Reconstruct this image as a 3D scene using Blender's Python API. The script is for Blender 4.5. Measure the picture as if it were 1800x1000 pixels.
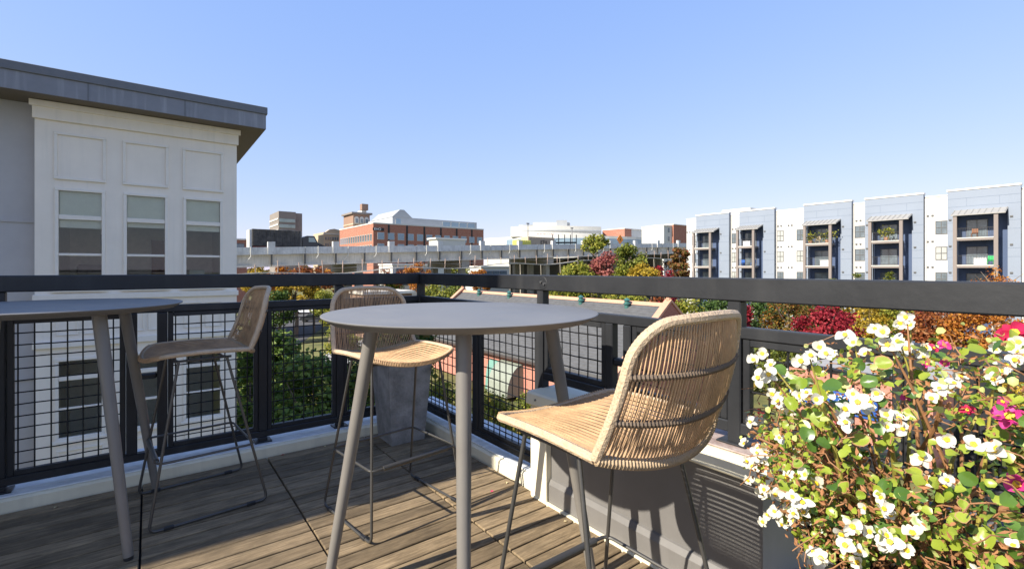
import bpy, bmesh, math, random
import numpy as np
from mathutils import Vector, Matrix
for o in list(bpy.data.objects):
    bpy.data.objects.remove(o)
scene = bpy.context.scene
COL = scene.collection
PI = math.pi
R = math.radians

# ------------------------------------------------------------------ camera
H = 1.19                      # eye height above the deck
YAW = R(37.22)                # deck axes: +X along the left railing, +Y along the right one
CO, SI, F = math.cos(YAW), math.sin(YAW), 840.0
cam_d = bpy.data.cameras.new('camera')
cam_d.sensor_width = 36
cam_d.lens = 36 * F / 1800
cam_d.shift_y = -27 / 1800
cam_d.clip_start = 0.05
cam_d.clip_end = 8000
cam = bpy.data.objects.new('camera', cam_d)
COL.objects.link(cam)
cam.location = (0, 0, H)
cam.rotation_euler = (PI / 2, 0, -YAW)
scene.camera = cam

# ------------------------------------------------------------------ sky, sun, exposure
SUN_EL = R(36.5)
SUN_H = Vector((-0.9992, 0.04, 0)).normalized()
world = bpy.data.worlds.new('World')
scene.world = world
world.use_nodes = True
wn = world.node_tree
sky = wn.nodes.new('ShaderNodeTexSky')
sky.sky_type = 'NISHITA'
sky.sun_disc = False
sky.sun_elevation = SUN_EL
sky.sun_rotation = math.atan2(SUN_H.x, SUN_H.y) % (2 * PI)
sky.altitude = 300
sky.air_density = 1.0
sky.dust_density = 0.3
sky.ozone_density = 2.5
# the photograph's sky is a soft-contrast one: compress the sky's range evenly in every direction
EXPO = 0.95
sep = wn.nodes.new('ShaderNodeSeparateColor'); comb = wn.nodes.new('ShaderNodeCombineColor')
wn.links.new(sky.outputs[0], sep.inputs[0])
for i, (g_, a_) in enumerate(((0.58, 1.24), (0.41, 1.06), (0.08, 1.09))):
    m0 = wn.nodes.new('ShaderNodeMath'); m0.operation = 'MULTIPLY'; m0.inputs[1].default_value = 0.1
    m1 = wn.nodes.new('ShaderNodeMath'); m1.operation = 'POWER'; m1.inputs[1].default_value = g_
    m2 = wn.nodes.new('ShaderNodeMath'); m2.operation = 'MULTIPLY'; m2.inputs[1].default_value = a_ / (0.12 * 2 ** EXPO)
    wn.links.new(sep.outputs[i], m0.inputs[0]); wn.links.new(m0.outputs[0], m1.inputs[0])
    wn.links.new(m1.outputs[0], m2.inputs[0]); wn.links.new(m2.outputs[0], comb.inputs[i])
wn.links.new(comb.outputs[0], wn.nodes['Background'].inputs[0])
wn.nodes['Background'].inputs[1].default_value = 0.12
sun_d = bpy.data.lights.new('sun', 'SUN')
sun_d.energy = 4.9
sun_d.angle = R(0.5)
sun_d.color = (1.0, 0.93, 0.82)
sun = bpy.data.objects.new('sun', sun_d)
COL.objects.link(sun)
sdir = -(SUN_H * math.cos(SUN_EL) + Vector((0, 0, math.sin(SUN_EL))))
sun.rotation_euler = sdir.to_track_quat('-Z', 'Y').to_euler()
scene.view_settings.view_transform = 'Standard'
scene.view_settings.look = 'None'
scene.view_settings.exposure = EXPO
scene.view_settings.gamma = 1
scene.view_settings.use_curve_mapping = False

# ------------------------------------------------------------------ measuring helpers (photograph pixel -> a real plane)
def onX(px, a):
    r = (px - 900) / F
    return a * (CO - SI * r) / (CO * r + SI)
def onY(px, b):
    r = (px - 900) / F
    return b * (CO * r + SI) / (CO - SI * r)
def depth(x, y):
    return SI * x + CO * y
def zat(py, x, y):
    return H - (py - 473) / F * depth(x, y)
def W(px, Y, py=None):
    X = (px - 900) / F * Y
    return (X * CO + Y * SI, -X * SI + Y * CO, H - ((py or 473) - 473) / F * Y)
GZ = -8.5                     # street level below the deck

# ------------------------------------------------------------------ materials
MATS = {}
def mat(name, col, rough=0.6, metal=0.0, var=0.12, scale=8.0, bump=0.0, bscale=60.0, spec=0.5, col2=None,
        stretch=None, rand=0.0, thresh=None, streak=None):
    if name in MATS:
        return MATS[name]
    m = bpy.data.materials.new(name)
    m.use_nodes = True
    nt = m.node_tree
    N, L = nt.nodes, nt.links
    b = N['Principled BSDF']
    b.inputs['Roughness'].default_value = rough
    b.inputs['Metallic'].default_value = metal
    b.inputs['Specular IOR Level'].default_value = spec
    tc = N.new('ShaderNodeTexCoord')
    mp = N.new('ShaderNodeMapping')
    L.new(tc.outputs['Object'], mp.inputs[0])
    if stretch:
        mp.inputs['Scale'].default_value = stretch
    if rand:
        oi = N.new('ShaderNodeObjectInfo')
        mul = N.new('ShaderNodeMath'); mul.operation = 'MULTIPLY'; mul.inputs[1].default_value = 37.0
        L.new(oi.outputs['Random'], mul.inputs[0])
        L.new(mul.outputs[0], mp.inputs['Location'])
    n = N.new('ShaderNodeTexNoise')
    n.inputs['Scale'].default_value = scale
    n.inputs['Detail'].default_value = 6
    n.inputs['Roughness'].default_value = 0.65
    L.new(mp.outputs[0], n.inputs['Vector'])
    rp = N.new('ShaderNodeValToRGB')
    c1 = [max(0, c * (1 - var)) for c in col]
    c2 = list(col2) if col2 else [min(1, c * (1 + var)) for c in col]
    lo, hi = thresh if thresh else (0.3, 0.7)
    rp.color_ramp.elements[0].position = lo
    rp.color_ramp.elements[1].position = hi
    rp.color_ramp.elements[0].color = (*c1, 1)
    rp.color_ramp.elements[1].color = (*c2, 1)
    L.new(n.outputs['Fac'], rp.inputs[0])
    out = rp.outputs[0]
    if rand:
        hsv = N.new('ShaderNodeHueSaturation')
        mr = N.new('ShaderNodeMapRange')
        mr.inputs['To Min'].default_value = 1 - rand
        mr.inputs['To Max'].default_value = 1 + rand
        L.new(oi.outputs['Random'], mr.inputs[0])
        L.new(mr.outputs[0], hsv.inputs['Value'])
        L.new(out, hsv.inputs['Color'])
        out = hsv.outputs[0]
    if streak:                 # rain streaks and wear: (colour, strength)
        mp2 = N.new('ShaderNodeMapping')
        mp2.inputs['Scale'].default_value = (6, 6, 0.35)
        L.new(tc.outputs['Object'], mp2.inputs[0])
        n2 = N.new('ShaderNodeTexNoise'); n2.inputs['Scale'].default_value = 1.6; n2.inputs['Detail'].default_value = 5
        L.new(mp2.outputs[0], n2.inputs['Vector'])
        r2 = N.new('ShaderNodeValToRGB')
        r2.color_ramp.elements[0].position = 0.52; r2.color_ramp.elements[1].position = 0.72
        L.new(n2.outputs['Fac'], r2.inputs[0])
        mx = N.new('ShaderNodeMix'); mx.data_type = 'RGBA'
        ml = N.new('ShaderNodeMath'); ml.operation = 'MULTIPLY'; ml.inputs[1].default_value = streak[1]
        L.new(r2.outputs[0], ml.inputs[0])
        L.new(ml.outputs[0], mx.inputs['Factor'])
        L.new(out, mx.inputs['A'])
        mx.inputs['B'].default_value = (*streak[0], 1)
        out = mx.outputs['Result']
    L.new(out, b.inputs['Base Color'])
    rr = N.new('ShaderNodeMapRange')
    rr.inputs['To Min'].default_value = max(0.02, rough - 0.1)
    rr.inputs['To Max'].default_value = min(1, rough + 0.1)
    L.new(n.outputs['Fac'], rr.inputs[0])
    L.new(rr.outputs[0], b.inputs['Roughness'])
    if bump:
        nb = N.new('ShaderNodeTexNoise')
        nb.inputs['Scale'].default_value = bscale
        nb.inputs['Detail'].default_value = 4
        L.new(mp.outputs[0], nb.inputs['Vector'])
        bp = N.new('ShaderNodeBump')
        bp.inputs['Strength'].default_value = bump
        bp.inputs['Distance'].default_value = 0.01
        L.new(nb.outputs['Fac'], bp.inputs['Height'])
        L.new(bp.outputs[0], b.inputs['Normal'])
    MATS[name] = m
    return m

def leaf_mat(name, cols, trans=0.35, rough=0.55):
    """foliage: colour picked per leaf from the stored random value"""
    if name in MATS:
        return MATS[name]
    m = bpy.data.materials.new(name)
    m.use_nodes = True
    N, L = m.node_tree.nodes, m.node_tree.links
    b = N['Principled BSDF']
    at = N.new('ShaderNodeAttribute'); at.attribute_name = 'leafrand'
    rp = N.new('ShaderNodeValToRGB')
    el = rp.color_ramp.elements
    while len(el) < len(cols):
        el.new(0.5)
    for i, c in enumerate(cols):
        el[i].position = i / max(1, len(cols) - 1)
        el[i].color = (*c, 1)
    L.new(at.outputs['Fac'], rp.inputs[0])
    L.new(rp.outputs[0], b.inputs['Base Color'])
    b.inputs['Roughness'].default_value = rough
    b.inputs['Specular IOR Level'].default_value = 0.25
    tr = N.new('ShaderNodeBsdfTranslucent')
    L.new(rp.outputs[0], tr.inputs['Color'])
    mx = N.new('ShaderNodeMixShader'); mx.inputs[0].default_value = trans
    L.new(b.outputs[0], mx.inputs[1]); L.new(tr.outputs[0], mx.inputs[2])
    L.new(mx.outputs[0], N['Material Output'].inputs['Surface'])
    MATS[name] = m
    return m

def glass_mat(name, tint=(0.96, 0.97, 0.95)):
    m = bpy.data.materials.new(name)
    m.use_nodes = True
    N, L = m.node_tree.nodes, m.node_tree.links
    N.remove(N['Principled BSDF'])
    t = N.new('ShaderNodeBsdfTransparent'); t.inputs[0].default_value = (*tint, 1)
    g = N.new('ShaderNodeBsdfGlossy'); g.inputs['Roughness'].default_value = 0.02
    fr = N.new('ShaderNodeFresnel'); fr.inputs['IOR'].default_value = 1.5; g.inputs[0].default_value = (.75, .78, .78, 1)
    mx = N.new('ShaderNodeMixShader')
    L.new(fr.outputs[0], mx.inputs[0]); L.new(t.outputs[0], mx.inputs[1]); L.new(g.outputs[0], mx.inputs[2])
    L.new(mx.outputs[0], N['Material Output'].inputs['Surface'])
    MATS[name] = m
    return m

M_rail = mat('black_rail_paint', (0.021, 0.022, 0.024), 0.45, var=0.25, scale=3, bump=0.08, bscale=40, spec=0.35, streak=((0.05, 0.05, 0.05), 0.35))
M_wire = mat('black_wire', (0.012, 0.012, 0.013), 0.5, spec=0.3)
M_bolt = mat('steel_bolt', (0.3, 0.3, 0.3), 0.35, 0.9)
M_cream = mat('cream_paint', (0.72, 0.665, 0.50), 0.6, var=0.07, scale=5, bump=0.15, bscale=30, streak=((0.45, 0.42, 0.34), 0.35))
M_worn = mat('worn_curb_paint', (0.66, 0.68, 0.68), 0.7, var=0.2, scale=9, bump=0.5, bscale=24, col2=(0.78, 0.79, 0.77), stretch=(1, 2.5, 1))
M_rust = mat('rusty_cap_top', (0.30, 0.19, 0.155), 0.75, var=0.35, scale=16, bump=0.4, bscale=60, col2=(0.46, 0.38, 0.34))
M_wallgrey = mat('grey_wall_panel', (0.15, 0.142, 0.132), 0.5, var=0.1, scale=4, bump=0.05, bscale=20, streak=((0.2, 0.19, 0.18), 0.4))
def plank_material():
    m = bpy.data.materials.new('weathered_plank'); m.use_nodes = True
    N, L = m.node_tree.nodes, m.node_tree.links
    b = N['Principled BSDF']; b.inputs['Roughness'].default_value = 0.8; b.inputs['Specular IOR Level'].default_value = 0.3
    tc = N.new('ShaderNodeTexCoord'); oi = N.new('ShaderNodeObjectInfo'); geo = N.new('ShaderNodeNewGeometry')
    off = N.new('ShaderNodeMath'); off.operation = 'MULTIPLY'; off.inputs[1].default_value = 53
    L.new(oi.outputs['Random'], off.inputs[0])
    def noise(src, sc, detail, loc=True, scale=4):
        mp = N.new('ShaderNodeMapping'); mp.inputs['Scale'].default_value = sc
        L.new(src, mp.inputs[0])
        if loc: L.new(off.outputs[0], mp.inputs['Location'])
        n = N.new('ShaderNodeTexNoise'); n.inputs['Scale'].default_value = scale; n.inputs['Detail'].default_value = detail; n.inputs['Roughness'].default_value = .7
        L.new(mp.outputs[0], n.inputs['Vector']); return n.outputs['Fac']
    grain = noise(tc.outputs['Object'], (1.5, 26, 10), 6)
    blotch = noise(geo.outputs['Position'], (2.2, 5, 1), 5, False, 1.6)
    stain = noise(tc.outputs['Object'], (5, 14, 5), 4, True, 1.3)
    r1 = N.new('ShaderNodeValToRGB'); e = r1.color_ramp.elements
    e[0].position, e[1].position = .28, .74; e[0].color = (.125, .089, .051, 1); e[1].color = (.325, .242, .142, 1)
    mid = e.new(.5); mid.color = (.212, .154, .089, 1)
    L.new(grain, r1.inputs[0])
    r2 = N.new('ShaderNodeMapRange'); r2.inputs['From Min'].default_value = .3; r2.inputs['From Max'].default_value = .7; r2.inputs['To Min'].default_value = .74; r2.inputs['To Max'].default_value = 1.2
    L.new(blotch, r2.inputs[0])
    r3 = N.new('ShaderNodeMapRange'); r3.inputs['To Min'].default_value = .72; r3.inputs['To Max'].default_value = 1.28; L.new(oi.outputs['Random'], r3.inputs[0])
    r4 = N.new('ShaderNodeMapRange'); r4.inputs['From Min'].default_value = .35; r4.inputs['From Max'].default_value = .6; r4.inputs['To Min'].default_value = .7; r4.inputs['To Max'].default_value = 1.08; L.new(stain, r4.inputs[0])
    m1 = N.new('ShaderNodeMath'); m1.operation = 'MULTIPLY'; L.new(r2.outputs[0], m1.inputs[0]); L.new(r3.outputs[0], m1.inputs[1])
    m2 = N.new('ShaderNodeMath'); m2.operation = 'MULTIPLY'; L.new(m1.outputs[0], m2.inputs[0]); L.new(r4.outputs[0], m2.inputs[1])
    hs = N.new('ShaderNodeHueSaturation'); L.new(r1.outputs[0], hs.inputs['Color']); L.new(m2.outputs[0], hs.inputs['Value'])
    L.new(hs.outputs[0], b.inputs['Base Color'])
    bp = N.new('ShaderNodeBump'); bp.inputs['Strength'].default_value = .6; bp.inputs['Distance'].default_value = .006
    L.new(grain, bp.inputs['Height']); L.new(bp.outputs[0], b.inputs['Normal'])
    MATS['weathered_plank'] = m
    return m
M_plank = plank_material()
M_under = mat('dark_underdeck', (0.02, 0.019, 0.017), 0.95)
M_table = mat('grey_table_paint', (0.165, 0.16, 0.15), 0.45, var=0.10, scale=6, spec=0.45, bump=0.03, bscale=200)
M_tleg = mat('grey_table_leg_paint', (0.17, 0.157, 0.138), 0.4, var=0.07, scale=7)
M_rod = mat('dark_steel_rod', (0.10, 0.096, 0.088), 0.38, 0.6, var=0.1)
M_rattan = mat('tan_rattan_cord', (0.45, 0.285, 0.15), 0.6, var=0.28, scale=14, bump=0.2, bscale=90, stretch=(1, 1, 1))
M_rattan_frame = mat('wrapped_rattan_frame', (0.50, 0.37, 0.235), 0.6, var=0.12, scale=40, bump=0.5, bscale=140)
M_rattan_dark = mat('brown_wrapped_bar', (0.12, 0.085, 0.055), 0.65, var=0.2, scale=40)
M_foot = mat('black_rubber', (0.015, 0.015, 0.016), 0.6)
M_planter = mat('grey_fibre_planter', (0.21, 0.205, 0.195), 0.85, var=0.3, scale=9, bump=0.7, bscale=50, col2=(0.34, 0.33, 0.315), streak=((0.15, 0.145, 0.14), 0.6))
M_pot = mat('charcoal_pot', (0.10, 0.103, 0.11), 0.55, var=0.08)
M_soil = mat('potting_soil', (0.045, 0.032, 0.022), 0.95, bump=0.8)
M_white = mat('white_siding', (0.90, 0.815, 0.69), 0.6, var=0.05, scale=1.2, bump=0.06, streak=((0.74, 0.68, 0.58), 0.35))
M_trim = mat('white_trim', (0.84, 0.78, 0.68), 0.5, var=0.03)
M_greysiding = mat('grey_siding', (0.50, 0.485, 0.475), 0.7, var=0.06, scale=2, streak=((0.5, 0.5, 0.5), 0.25))
M_fascia = mat('grey_metal_fascia', (0.215, 0.22, 0.24), 0.42, 0.0, var=0.12, scale=2, streak=((0.42, 0.43, 0.45), 0.4))
M_fascia2 = mat('dark_metal_coping', (0.14, 0.145, 0.155), 0.42, var=0.08)
M_soffit = mat('brown_soffit', (0.16, 0.13, 0.105), 0.7, var=0.1)
M_glass = glass_mat('window_glass')
M_blind = mat('pale_blind', (0.88, 0.86, 0.74), 0.8, var=0.04)
M_room = mat('interior_wall', (0.72, 0.66, 0.56), 0.9, var=0.08)
M_roomdark = mat('interior_floor', (0.12, 0.09, 0.07), 0.8)
M_wood = mat('brown_door_wood', (0.20, 0.09, 0.045), 0.6)
M_pic = mat('framed_picture', (0.10, 0.13, 0.08), 0.5, var=0.9, scale=3)
M_conc = mat('pale_concrete', (0.60, 0.59, 0.56), 0.85, var=0.18, scale=1.1, bump=0.2, streak=((0.36, 0.345, 0.32), 0.6))
M_conc2 = mat('girder_concrete', (0.60, 0.555, 0.47), 0.85, var=0.15, scale=0.6, streak=((0.32, 0.29, 0.24), 0.6))
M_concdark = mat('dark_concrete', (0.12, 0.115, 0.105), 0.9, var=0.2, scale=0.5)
M_pier = mat('pier_concrete', (0.33, 0.31, 0.27), 0.9, var=0.15, scale=0.4, streak=((0.18, 0.17, 0.15), 0.5))
M_pink = mat('pinkish_timber', (0.42, 0.31, 0.25), 0.8)
M_asph = mat('asphalt', (0.075, 0.075, 0.078), 0.9, var=0.2, scale=0.5)
M_pave = mat('pale_paving', (0.36, 0.34, 0.31), 0.9, var=0.15, scale=0.6)
M_slate = mat('grey_slate', (0.088, 0.088, 0.087), 0.8, var=0.22, scale=2.2, bump=0.5, bscale=5, stretch=(1, 1, 3))
M_copper = mat('terracotta_ridge', (0.50, 0.27, 0.17), 0.7, var=0.12)
M_teal = mat('teal_copper_vent', (0.035, 0.12, 0.105), 0.5, var=0.1)
M_awn1 = mat('teal_awning', (0.13, 0.27, 0.22), 0.7, var=0.08)
M_awn2 = mat('grey_green_awning', (0.23, 0.25, 0.20), 0.7, var=0.1)
M_bluepaint = mat('blue_grey_panel', (0.215, 0.25, 0.305), 0.65, var=0.03, scale=0.5)
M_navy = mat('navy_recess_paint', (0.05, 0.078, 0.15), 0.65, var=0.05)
M_aptwhite = mat('white_render', (0.56, 0.55, 0.52), 0.7, var=0.02, scale=0.6)
M_col = mat('brown_balcony_column', (0.21, 0.175, 0.155), 0.7, var=0.06)
M_slab = mat('pale_balcony_slab', (0.55, 0.51, 0.45), 0.7, var=0.05)
M_awnroof = mat('grey_standing_seam', (0.29, 0.28, 0.26), 0.5, 0.0, var=0.06, scale=1)
M_winframe = mat('dark_window_frame', (0.10, 0.10, 0.10), 0.5)
M_pane = mat('reflective_pane', (0.13, 0.16, 0.18), 0.12, 0.0, var=0.5, scale=0.6, spec=0.9)
M_panelight = mat('pane_with_blind', (0.40, 0.41, 0.38), 0.2, 0.0, var=0.2, scale=0.8, spec=0.9)
M_stone = mat('stone_pier', (0.40, 0.36, 0.30), 0.9, var=0.25, scale=4)
M_brownbrick = mat('old_brown_brick', (0.27, 0.17, 0.12), 0.9, var=0.1)
M_tan = mat('tan_stone', (0.45, 0.36, 0.25), 0.85, var=0.08)
M_towerdark = mat('brown_grey_concrete', (0.22, 0.19, 0.165), 0.8, var=0.1, scale=0.3)
M_towerlight = mat('tower_light_band', (0.5, 0.48, 0.44), 0.8)
M_greenglass = mat('green_band_glass', (0.30, 0.36, 0.32), 0.15, var=0.2, scale=0.3, spec=0.8)
M_blueglass = mat('blue_grey_glass', (0.20, 0.28, 0.34), 0.15, var=0.12, scale=0.2, spec=0.8)
M_offwhite = mat('offwhite_panel', (0.56, 0.545, 0.49), 0.7, var=0.03, scale=0.2)
M_metalgrey = mat('pale_metal_roof', (0.36, 0.375, 0.38), 0.55, var=0.06, scale=0.3)
M_yellow = mat('yellow_container', (0.60, 0.56, 0.10), 0.6)
M_orange = mat('orange_sign', (0.85, 0.25, 0.01), 0.5, var=0.02)
M_black = mat('black_paint', (0.012, 0.012, 0.012), 0.5)
M_truckbox = mat('grimy_black_trailer', (0.05, 0.046, 0.04), 0.7, var=0.6, scale=1.4, col2=(0.11, 0.10, 0.085))
M_red = mat('red_paint', (0.35, 0.03, 0.02), 0.5)
M_pole = mat('grey_lamp_pole', (0.22, 0.22, 0.22), 0.5, 0.3)
M_bluesign = mat('blue_sign', (0.015, 0.075, 0.30), 0.5, var=0.03)
M_whitesign = mat('white_lettering', (0.82, 0.82, 0.82), 0.6, var=0.01)
M_bark = mat('bark', (0.15, 0.115, 0.085), 0.95, var=0.3, scale=5, bump=0.6)
M_grass = mat('grass_ground', (0.085, 0.11, 0.03), 0.95, var=0.4, scale=0.25, col2=(0.22, 0.20, 0.06))
M_plastic = mat('white_plastic', (0.72, 0.72, 0.72), 0.4)
M_carwhite = mat('white_car_paint', (0.75, 0.76, 0.78), 0.25, var=0.02)
M_carblack = mat('dark_car_paint', (0.03, 0.032, 0.036), 0.2, var=0.02)
M_carsilver = mat('silver_car_paint', (0.42, 0.43, 0.45), 0.25, 0.3, var=0.02)
M_carred = mat('red_car_paint', (0.35, 0.03, 0.03), 0.25, var=0.02)
M_tyre = mat('tyre', (0.02, 0.02, 0.02), 0.85)
M_carglass = mat('car_glass', (0.03, 0.04, 0.045), 0.08, spec=0.8)
M_green_pl = mat('green_plastic', (0.03, 0.40, 0.12), 0.5)
M_blue_pl = mat('blue_plastic', (0.03, 0.12, 0.42), 0.5)

def brick_mat(name, c1, c2, mortar, scale=4.0):
    m = bpy.data.materials.new(name)
    m.use_nodes = True
    N, L = m.node_tree.nodes, m.node_tree.links
    b = N['Principled BSDF']; b.inputs['Roughness'].default_value = 0.9
    tc = N.new('ShaderNodeTexCoord')
    sep = N.new('ShaderNodeSeparateXYZ'); L.new(tc.outputs['Object'], sep.inputs[0])
    add = N.new('ShaderNodeMath'); L.new(sep.outputs[0], add.inputs[0]); L.new(sep.outputs[1], add.inputs[1])
    cb = N.new('ShaderNodeCombineXYZ'); L.new(add.outputs[0], cb.inputs[0]); L.new(sep.outputs[2], cb.inputs[1])
    br = N.new('ShaderNodeTexBrick')
    br.inputs['Scale'].default_value = scale
    br.inputs['Color1'].default_value = (*c1, 1); br.inputs['Color2'].default_value = (*c2, 1)
    br.inputs['Mortar'].default_value = (*mortar, 1); br.inputs['Mortar Size'].default_value = 0.012
    L.new(cb.outputs[0], br.inputs['Vector'])
    n = N.new('ShaderNodeTexNoise'); n.inputs['Scale'].default_value = 0.8; n.inputs['Detail'].default_value = 6
    L.new(tc.outputs['Object'], n.inputs['Vector'])
    mr = N.new('ShaderNodeMapRange'); mr.inputs['To Min'].default_value = 0.8; mr.inputs['To Max'].default_value = 1.2
    L.new(n.outputs['Fac'], mr.inputs[0])
    hs = N.new('ShaderNodeHueSaturation'); L.new(mr.outputs[0], hs.inputs['Value']); L.new(br.outputs[0], hs.inputs['Color'])
    L.new(hs.outputs[0], b.inputs['Base Color'])
    MATS[name] = m
    return m
M_brick = brick_mat('red_brick', (0.30, 0.105, 0.07), (0.36, 0.14, 0.09), (0.40, 0.26, 0.20), 4)
M_brick2 = brick_mat('salmon_brick', (0.40, 0.15, 0.105), (0.46, 0.19, 0.135), (0.46, 0.30, 0.24), 4)
M_citybrick = brick_mat('city_brick', (0.30, 0.115, 0.075), (0.35, 0.14, 0.09), (0.40, 0.28, 0.2), 2)

# ------------------------------------------------------------------ mesh builder
class MB:
    def __init__(s):
        s.v, s.f, s.mi = [], [], []
    def add(s, vs, fs, mi=0):
        o = len(s.v)
        s.v += [tuple(p) for p in vs]
        s.f += [tuple(i + o for i in f) for f in fs]
        s.mi += [mi] * len(fs)
        return s
    def box(s, x0, x1, y0, y1, z0, z1, mi=0, c=0.0):
        if x1 < x0: x0, x1 = x1, x0
        if y1 < y0: y0, y1 = y1, y0
        if z1 < z0: z0, z1 = z1, z0
        if not c:
            v = [(x, y, z) for z in (z0, z1) for (x, y) in ((x0, y0), (x1, y0), (x1, y1), (x0, y1))]
            return s.add(v, [(3, 2, 1, 0), (4, 5, 6, 7), (0, 1, 5, 4), (1, 2, 6, 5), (2, 3, 7, 6), (3, 0, 4, 7)], mi)
        bm = bmesh.new()                       # chamfered box
        bmesh.ops.create_cube(bm, size=1, matrix=Matrix.Translation(((x0 + x1) / 2, (y0 + y1) / 2, (z0 + z1) / 2)) @ Matrix.Diagonal((x1 - x0, y1 - y0, z1 - z0, 1)))
        bmesh.ops.bevel(bm, geom=bm.edges[:], offset=c, segments=1, affect='EDGES', profile=0.5)
        bm.verts.index_update()
        s.add([v.co[:] for v in bm.verts], [[v.index for v in f.verts] for f in bm.faces], mi)
        bm.free()
        return s
    def cyl(s, p0, p1, r0, r1=None, n=10, mi=0, caps=True):
        r1 = r0 if r1 is None else r1
        p0, p1 = Vector(p0), Vector(p1)
        d = (p1 - p0).normalized()
        a = d.orthogonal().normalized(); b = d.cross(a)
        v = []
        for p, r in ((p0, r0), (p1, r1)):
            for i in range(n):
                t = 2 * PI * i / n
                v.append(p + (a * math.cos(t) + b * math.sin(t)) * r)
        f = [(i, (i + 1) % n, n + (i + 1) % n, n + i) for i in range(n)]
        if caps:
            f += [tuple(range(n - 1, -1, -1)), tuple(range(n, 2 * n))]
        return s.add(v, f, mi)
    def tube(s, pts, r, n=8, mi=0, closed=False, radii=None):
        pts = [Vector(p) for p in pts]
        m = len(pts)
        v = []
        prev = None
        for i, p in enumerate(pts):
            if closed:
                d = (pts[(i + 1) % m] - pts[i - 1]).normalized()
            else:
                d = (pts[min(i + 1, m - 1)] - pts[max(i - 1, 0)]).normalized()
            if prev is None:
                a = d.orthogonal().normalized()
            else:
                a = (prev - d * prev.dot(d))
                a = a.normalized() if a.length > 1e-6 else d.orthogonal().normalized()
            prev = a
            b = d.cross(a)
            rr = radii[i] if radii else r
            for k in range(n):
                t = 2 * PI * k / n
                v.append(p + (a * math.cos(t) + b * math.sin(t)) * rr)
        f = []
        for i in range(m if closed else m - 1):
            j = (i + 1) % m
            for k in range(n):
                f.append((i * n + k, i * n + (k + 1) % n, j * n + (k + 1) % n, j * n + k))
        if not closed:
            f += [tuple(range(n - 1, -1, -1)), tuple(range((m - 1) * n, m * n))]
        return s.add(v, f, mi)
    def lathe(s, prof, n=48, c=(0, 0), mi=0):
        v = []
        for (r, z) in prof:
            for i in range(n):
                t = 2 * PI * i / n
                v.append((c[0] + r * math.cos(t), c[1] + r * math.sin(t), z))
        f = []
        for j in range(len(prof) - 1):
            for i in range(n):
                f.append((j * n + i, j * n + (i + 1) % n, (j + 1) * n + (i + 1) % n, (j + 1) * n + i))
        f += [tuple(range(n - 1, -1, -1)), tuple(range((len(prof) - 1) * n, len(prof) * n))]
        return s.add(v, f, mi)
    def prism(s, poly, h0, h1, axis='z', mi=0):
        n = len(poly)
        def P(a, b, h):
            return {'z': (a, b, h), 'y': (a, h, b), 'x': (h, a, b)}[axis]
        v = [P(a, b, h0) for a, b in poly] + [P(a, b, h1) for a, b in poly]
        f = [(i, (i + 1) % n, n + (i + 1) % n, n + i) for i in range(n)]
        f += [tuple(range(n - 1, -1, -1)), tuple(range(n, 2 * n))]
        return s.add(v, f, mi)
    def mesh(s, name, mats, smooth=False, origin=(0, 0, 0)):
        me = bpy.data.meshes.new(name)
        ox, oy, oz = origin
        me.from_pydata([(a - ox, b - oy, c - oz) for a, b, c in s.v], [], s.f)
        mats = mats if isinstance(mats, (list, tuple)) else [mats]
        for m in mats:
            me.materials.append(m)
        if len(mats) > 1:
            me.polygons.foreach_set('material_index', s.mi)
        bm = bmesh.new(); bm.from_mesh(me)
        bmesh.ops.recalc_face_normals(bm, faces=bm.faces[:])
        bm.to_mesh(me); bm.free()
        if smooth:
            me.polygons.foreach_set('use_smooth', [True] * len(me.polygons))
            try:
                me.set_sharp_from_angle(angle=R(40))
            except Exception:
                pass
        me.update()
        return me
    def build(s, name, mats, parent=None, smooth=False, local=False):
        """one mesh object; world coordinates unless local"""
        if parent is not None and not local:
            org = wpos(parent)
        else:
            org = (0, 0, 0)
        if parent is None:
            xs = np.array(s.v); c = xs.mean(0); org = (c[0], c[1], xs[:, 2].min())
        o = link(name, s.mesh(name, mats, smooth, org), parent)
        if parent is None:
            o.location = org
        return o
def wpos(o):
    x, y, z = 0, 0, 0
    while o is not None:
        x += o.location[0]; y += o.location[1]; z += o.location[2]
        o = o.parent
    return (x, y, z)
def link(name, me, parent=None, loc=(0, 0, 0), rot=None, scale=None):
    o = bpy.data.objects.new(name, me)
    COL.objects.link(o)
    o.parent = parent
    o.location = loc
    if rot is not None: o.rotation_euler = rot
    if scale is not None: o.scale = (scale,) * 3 if isinstance(scale, (int, float)) else scale
    return o
def tag(o, label, cat, group=None):
    o['label'] = label; o['category'] = cat
    if group: o['group'] = group
    return o
def thing(name, label, cat, loc=(0, 0, 0), rz=0, group=None):
    o = bpy.data.objects.new(name, None)
    COL.objects.link(o)
    o.empty_display_size = 0.2
    o.location = loc; o.rotation_euler = (0, 0, rz)
    return tag(o, label, cat, group)
def structure(o):
    o['kind'] = 'structure'; return o
def stuff(o):
    o['kind'] = 'stuff'; return o
def dup(root, loc, rz, label, group=None):
    r = root.copy(); COL.objects.link(r); r.location = loc; r.rotation_euler = (0, 0, rz); r['label'] = label
    if group: r['group'] = group
    for ch in list(root.children):
        c = ch.copy(); COL.objects.link(c); c.parent = r
        for g in list(ch.children):
            d = g.copy(); COL.objects.link(d); d.parent = c
    return r
def text_mesh(name, body, size, m, depth_=0.004):
    cu = bpy.data.curves.new(name, 'FONT'); cu.body = body; cu.size = size; cu.extrude = depth_
    cu.align_x = 'LEFT'
    t = bpy.data.objects.new(name, cu); COL.objects.link(t)
    dg = bpy.context.evaluated_depsgraph_get(); dg.update()
    me = bpy.data.meshes.new_from_object(t.evaluated_get(dg))
    bpy.data.objects.remove(t)
    me.materials.clear(); me.materials.append(m)
    return me

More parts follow.
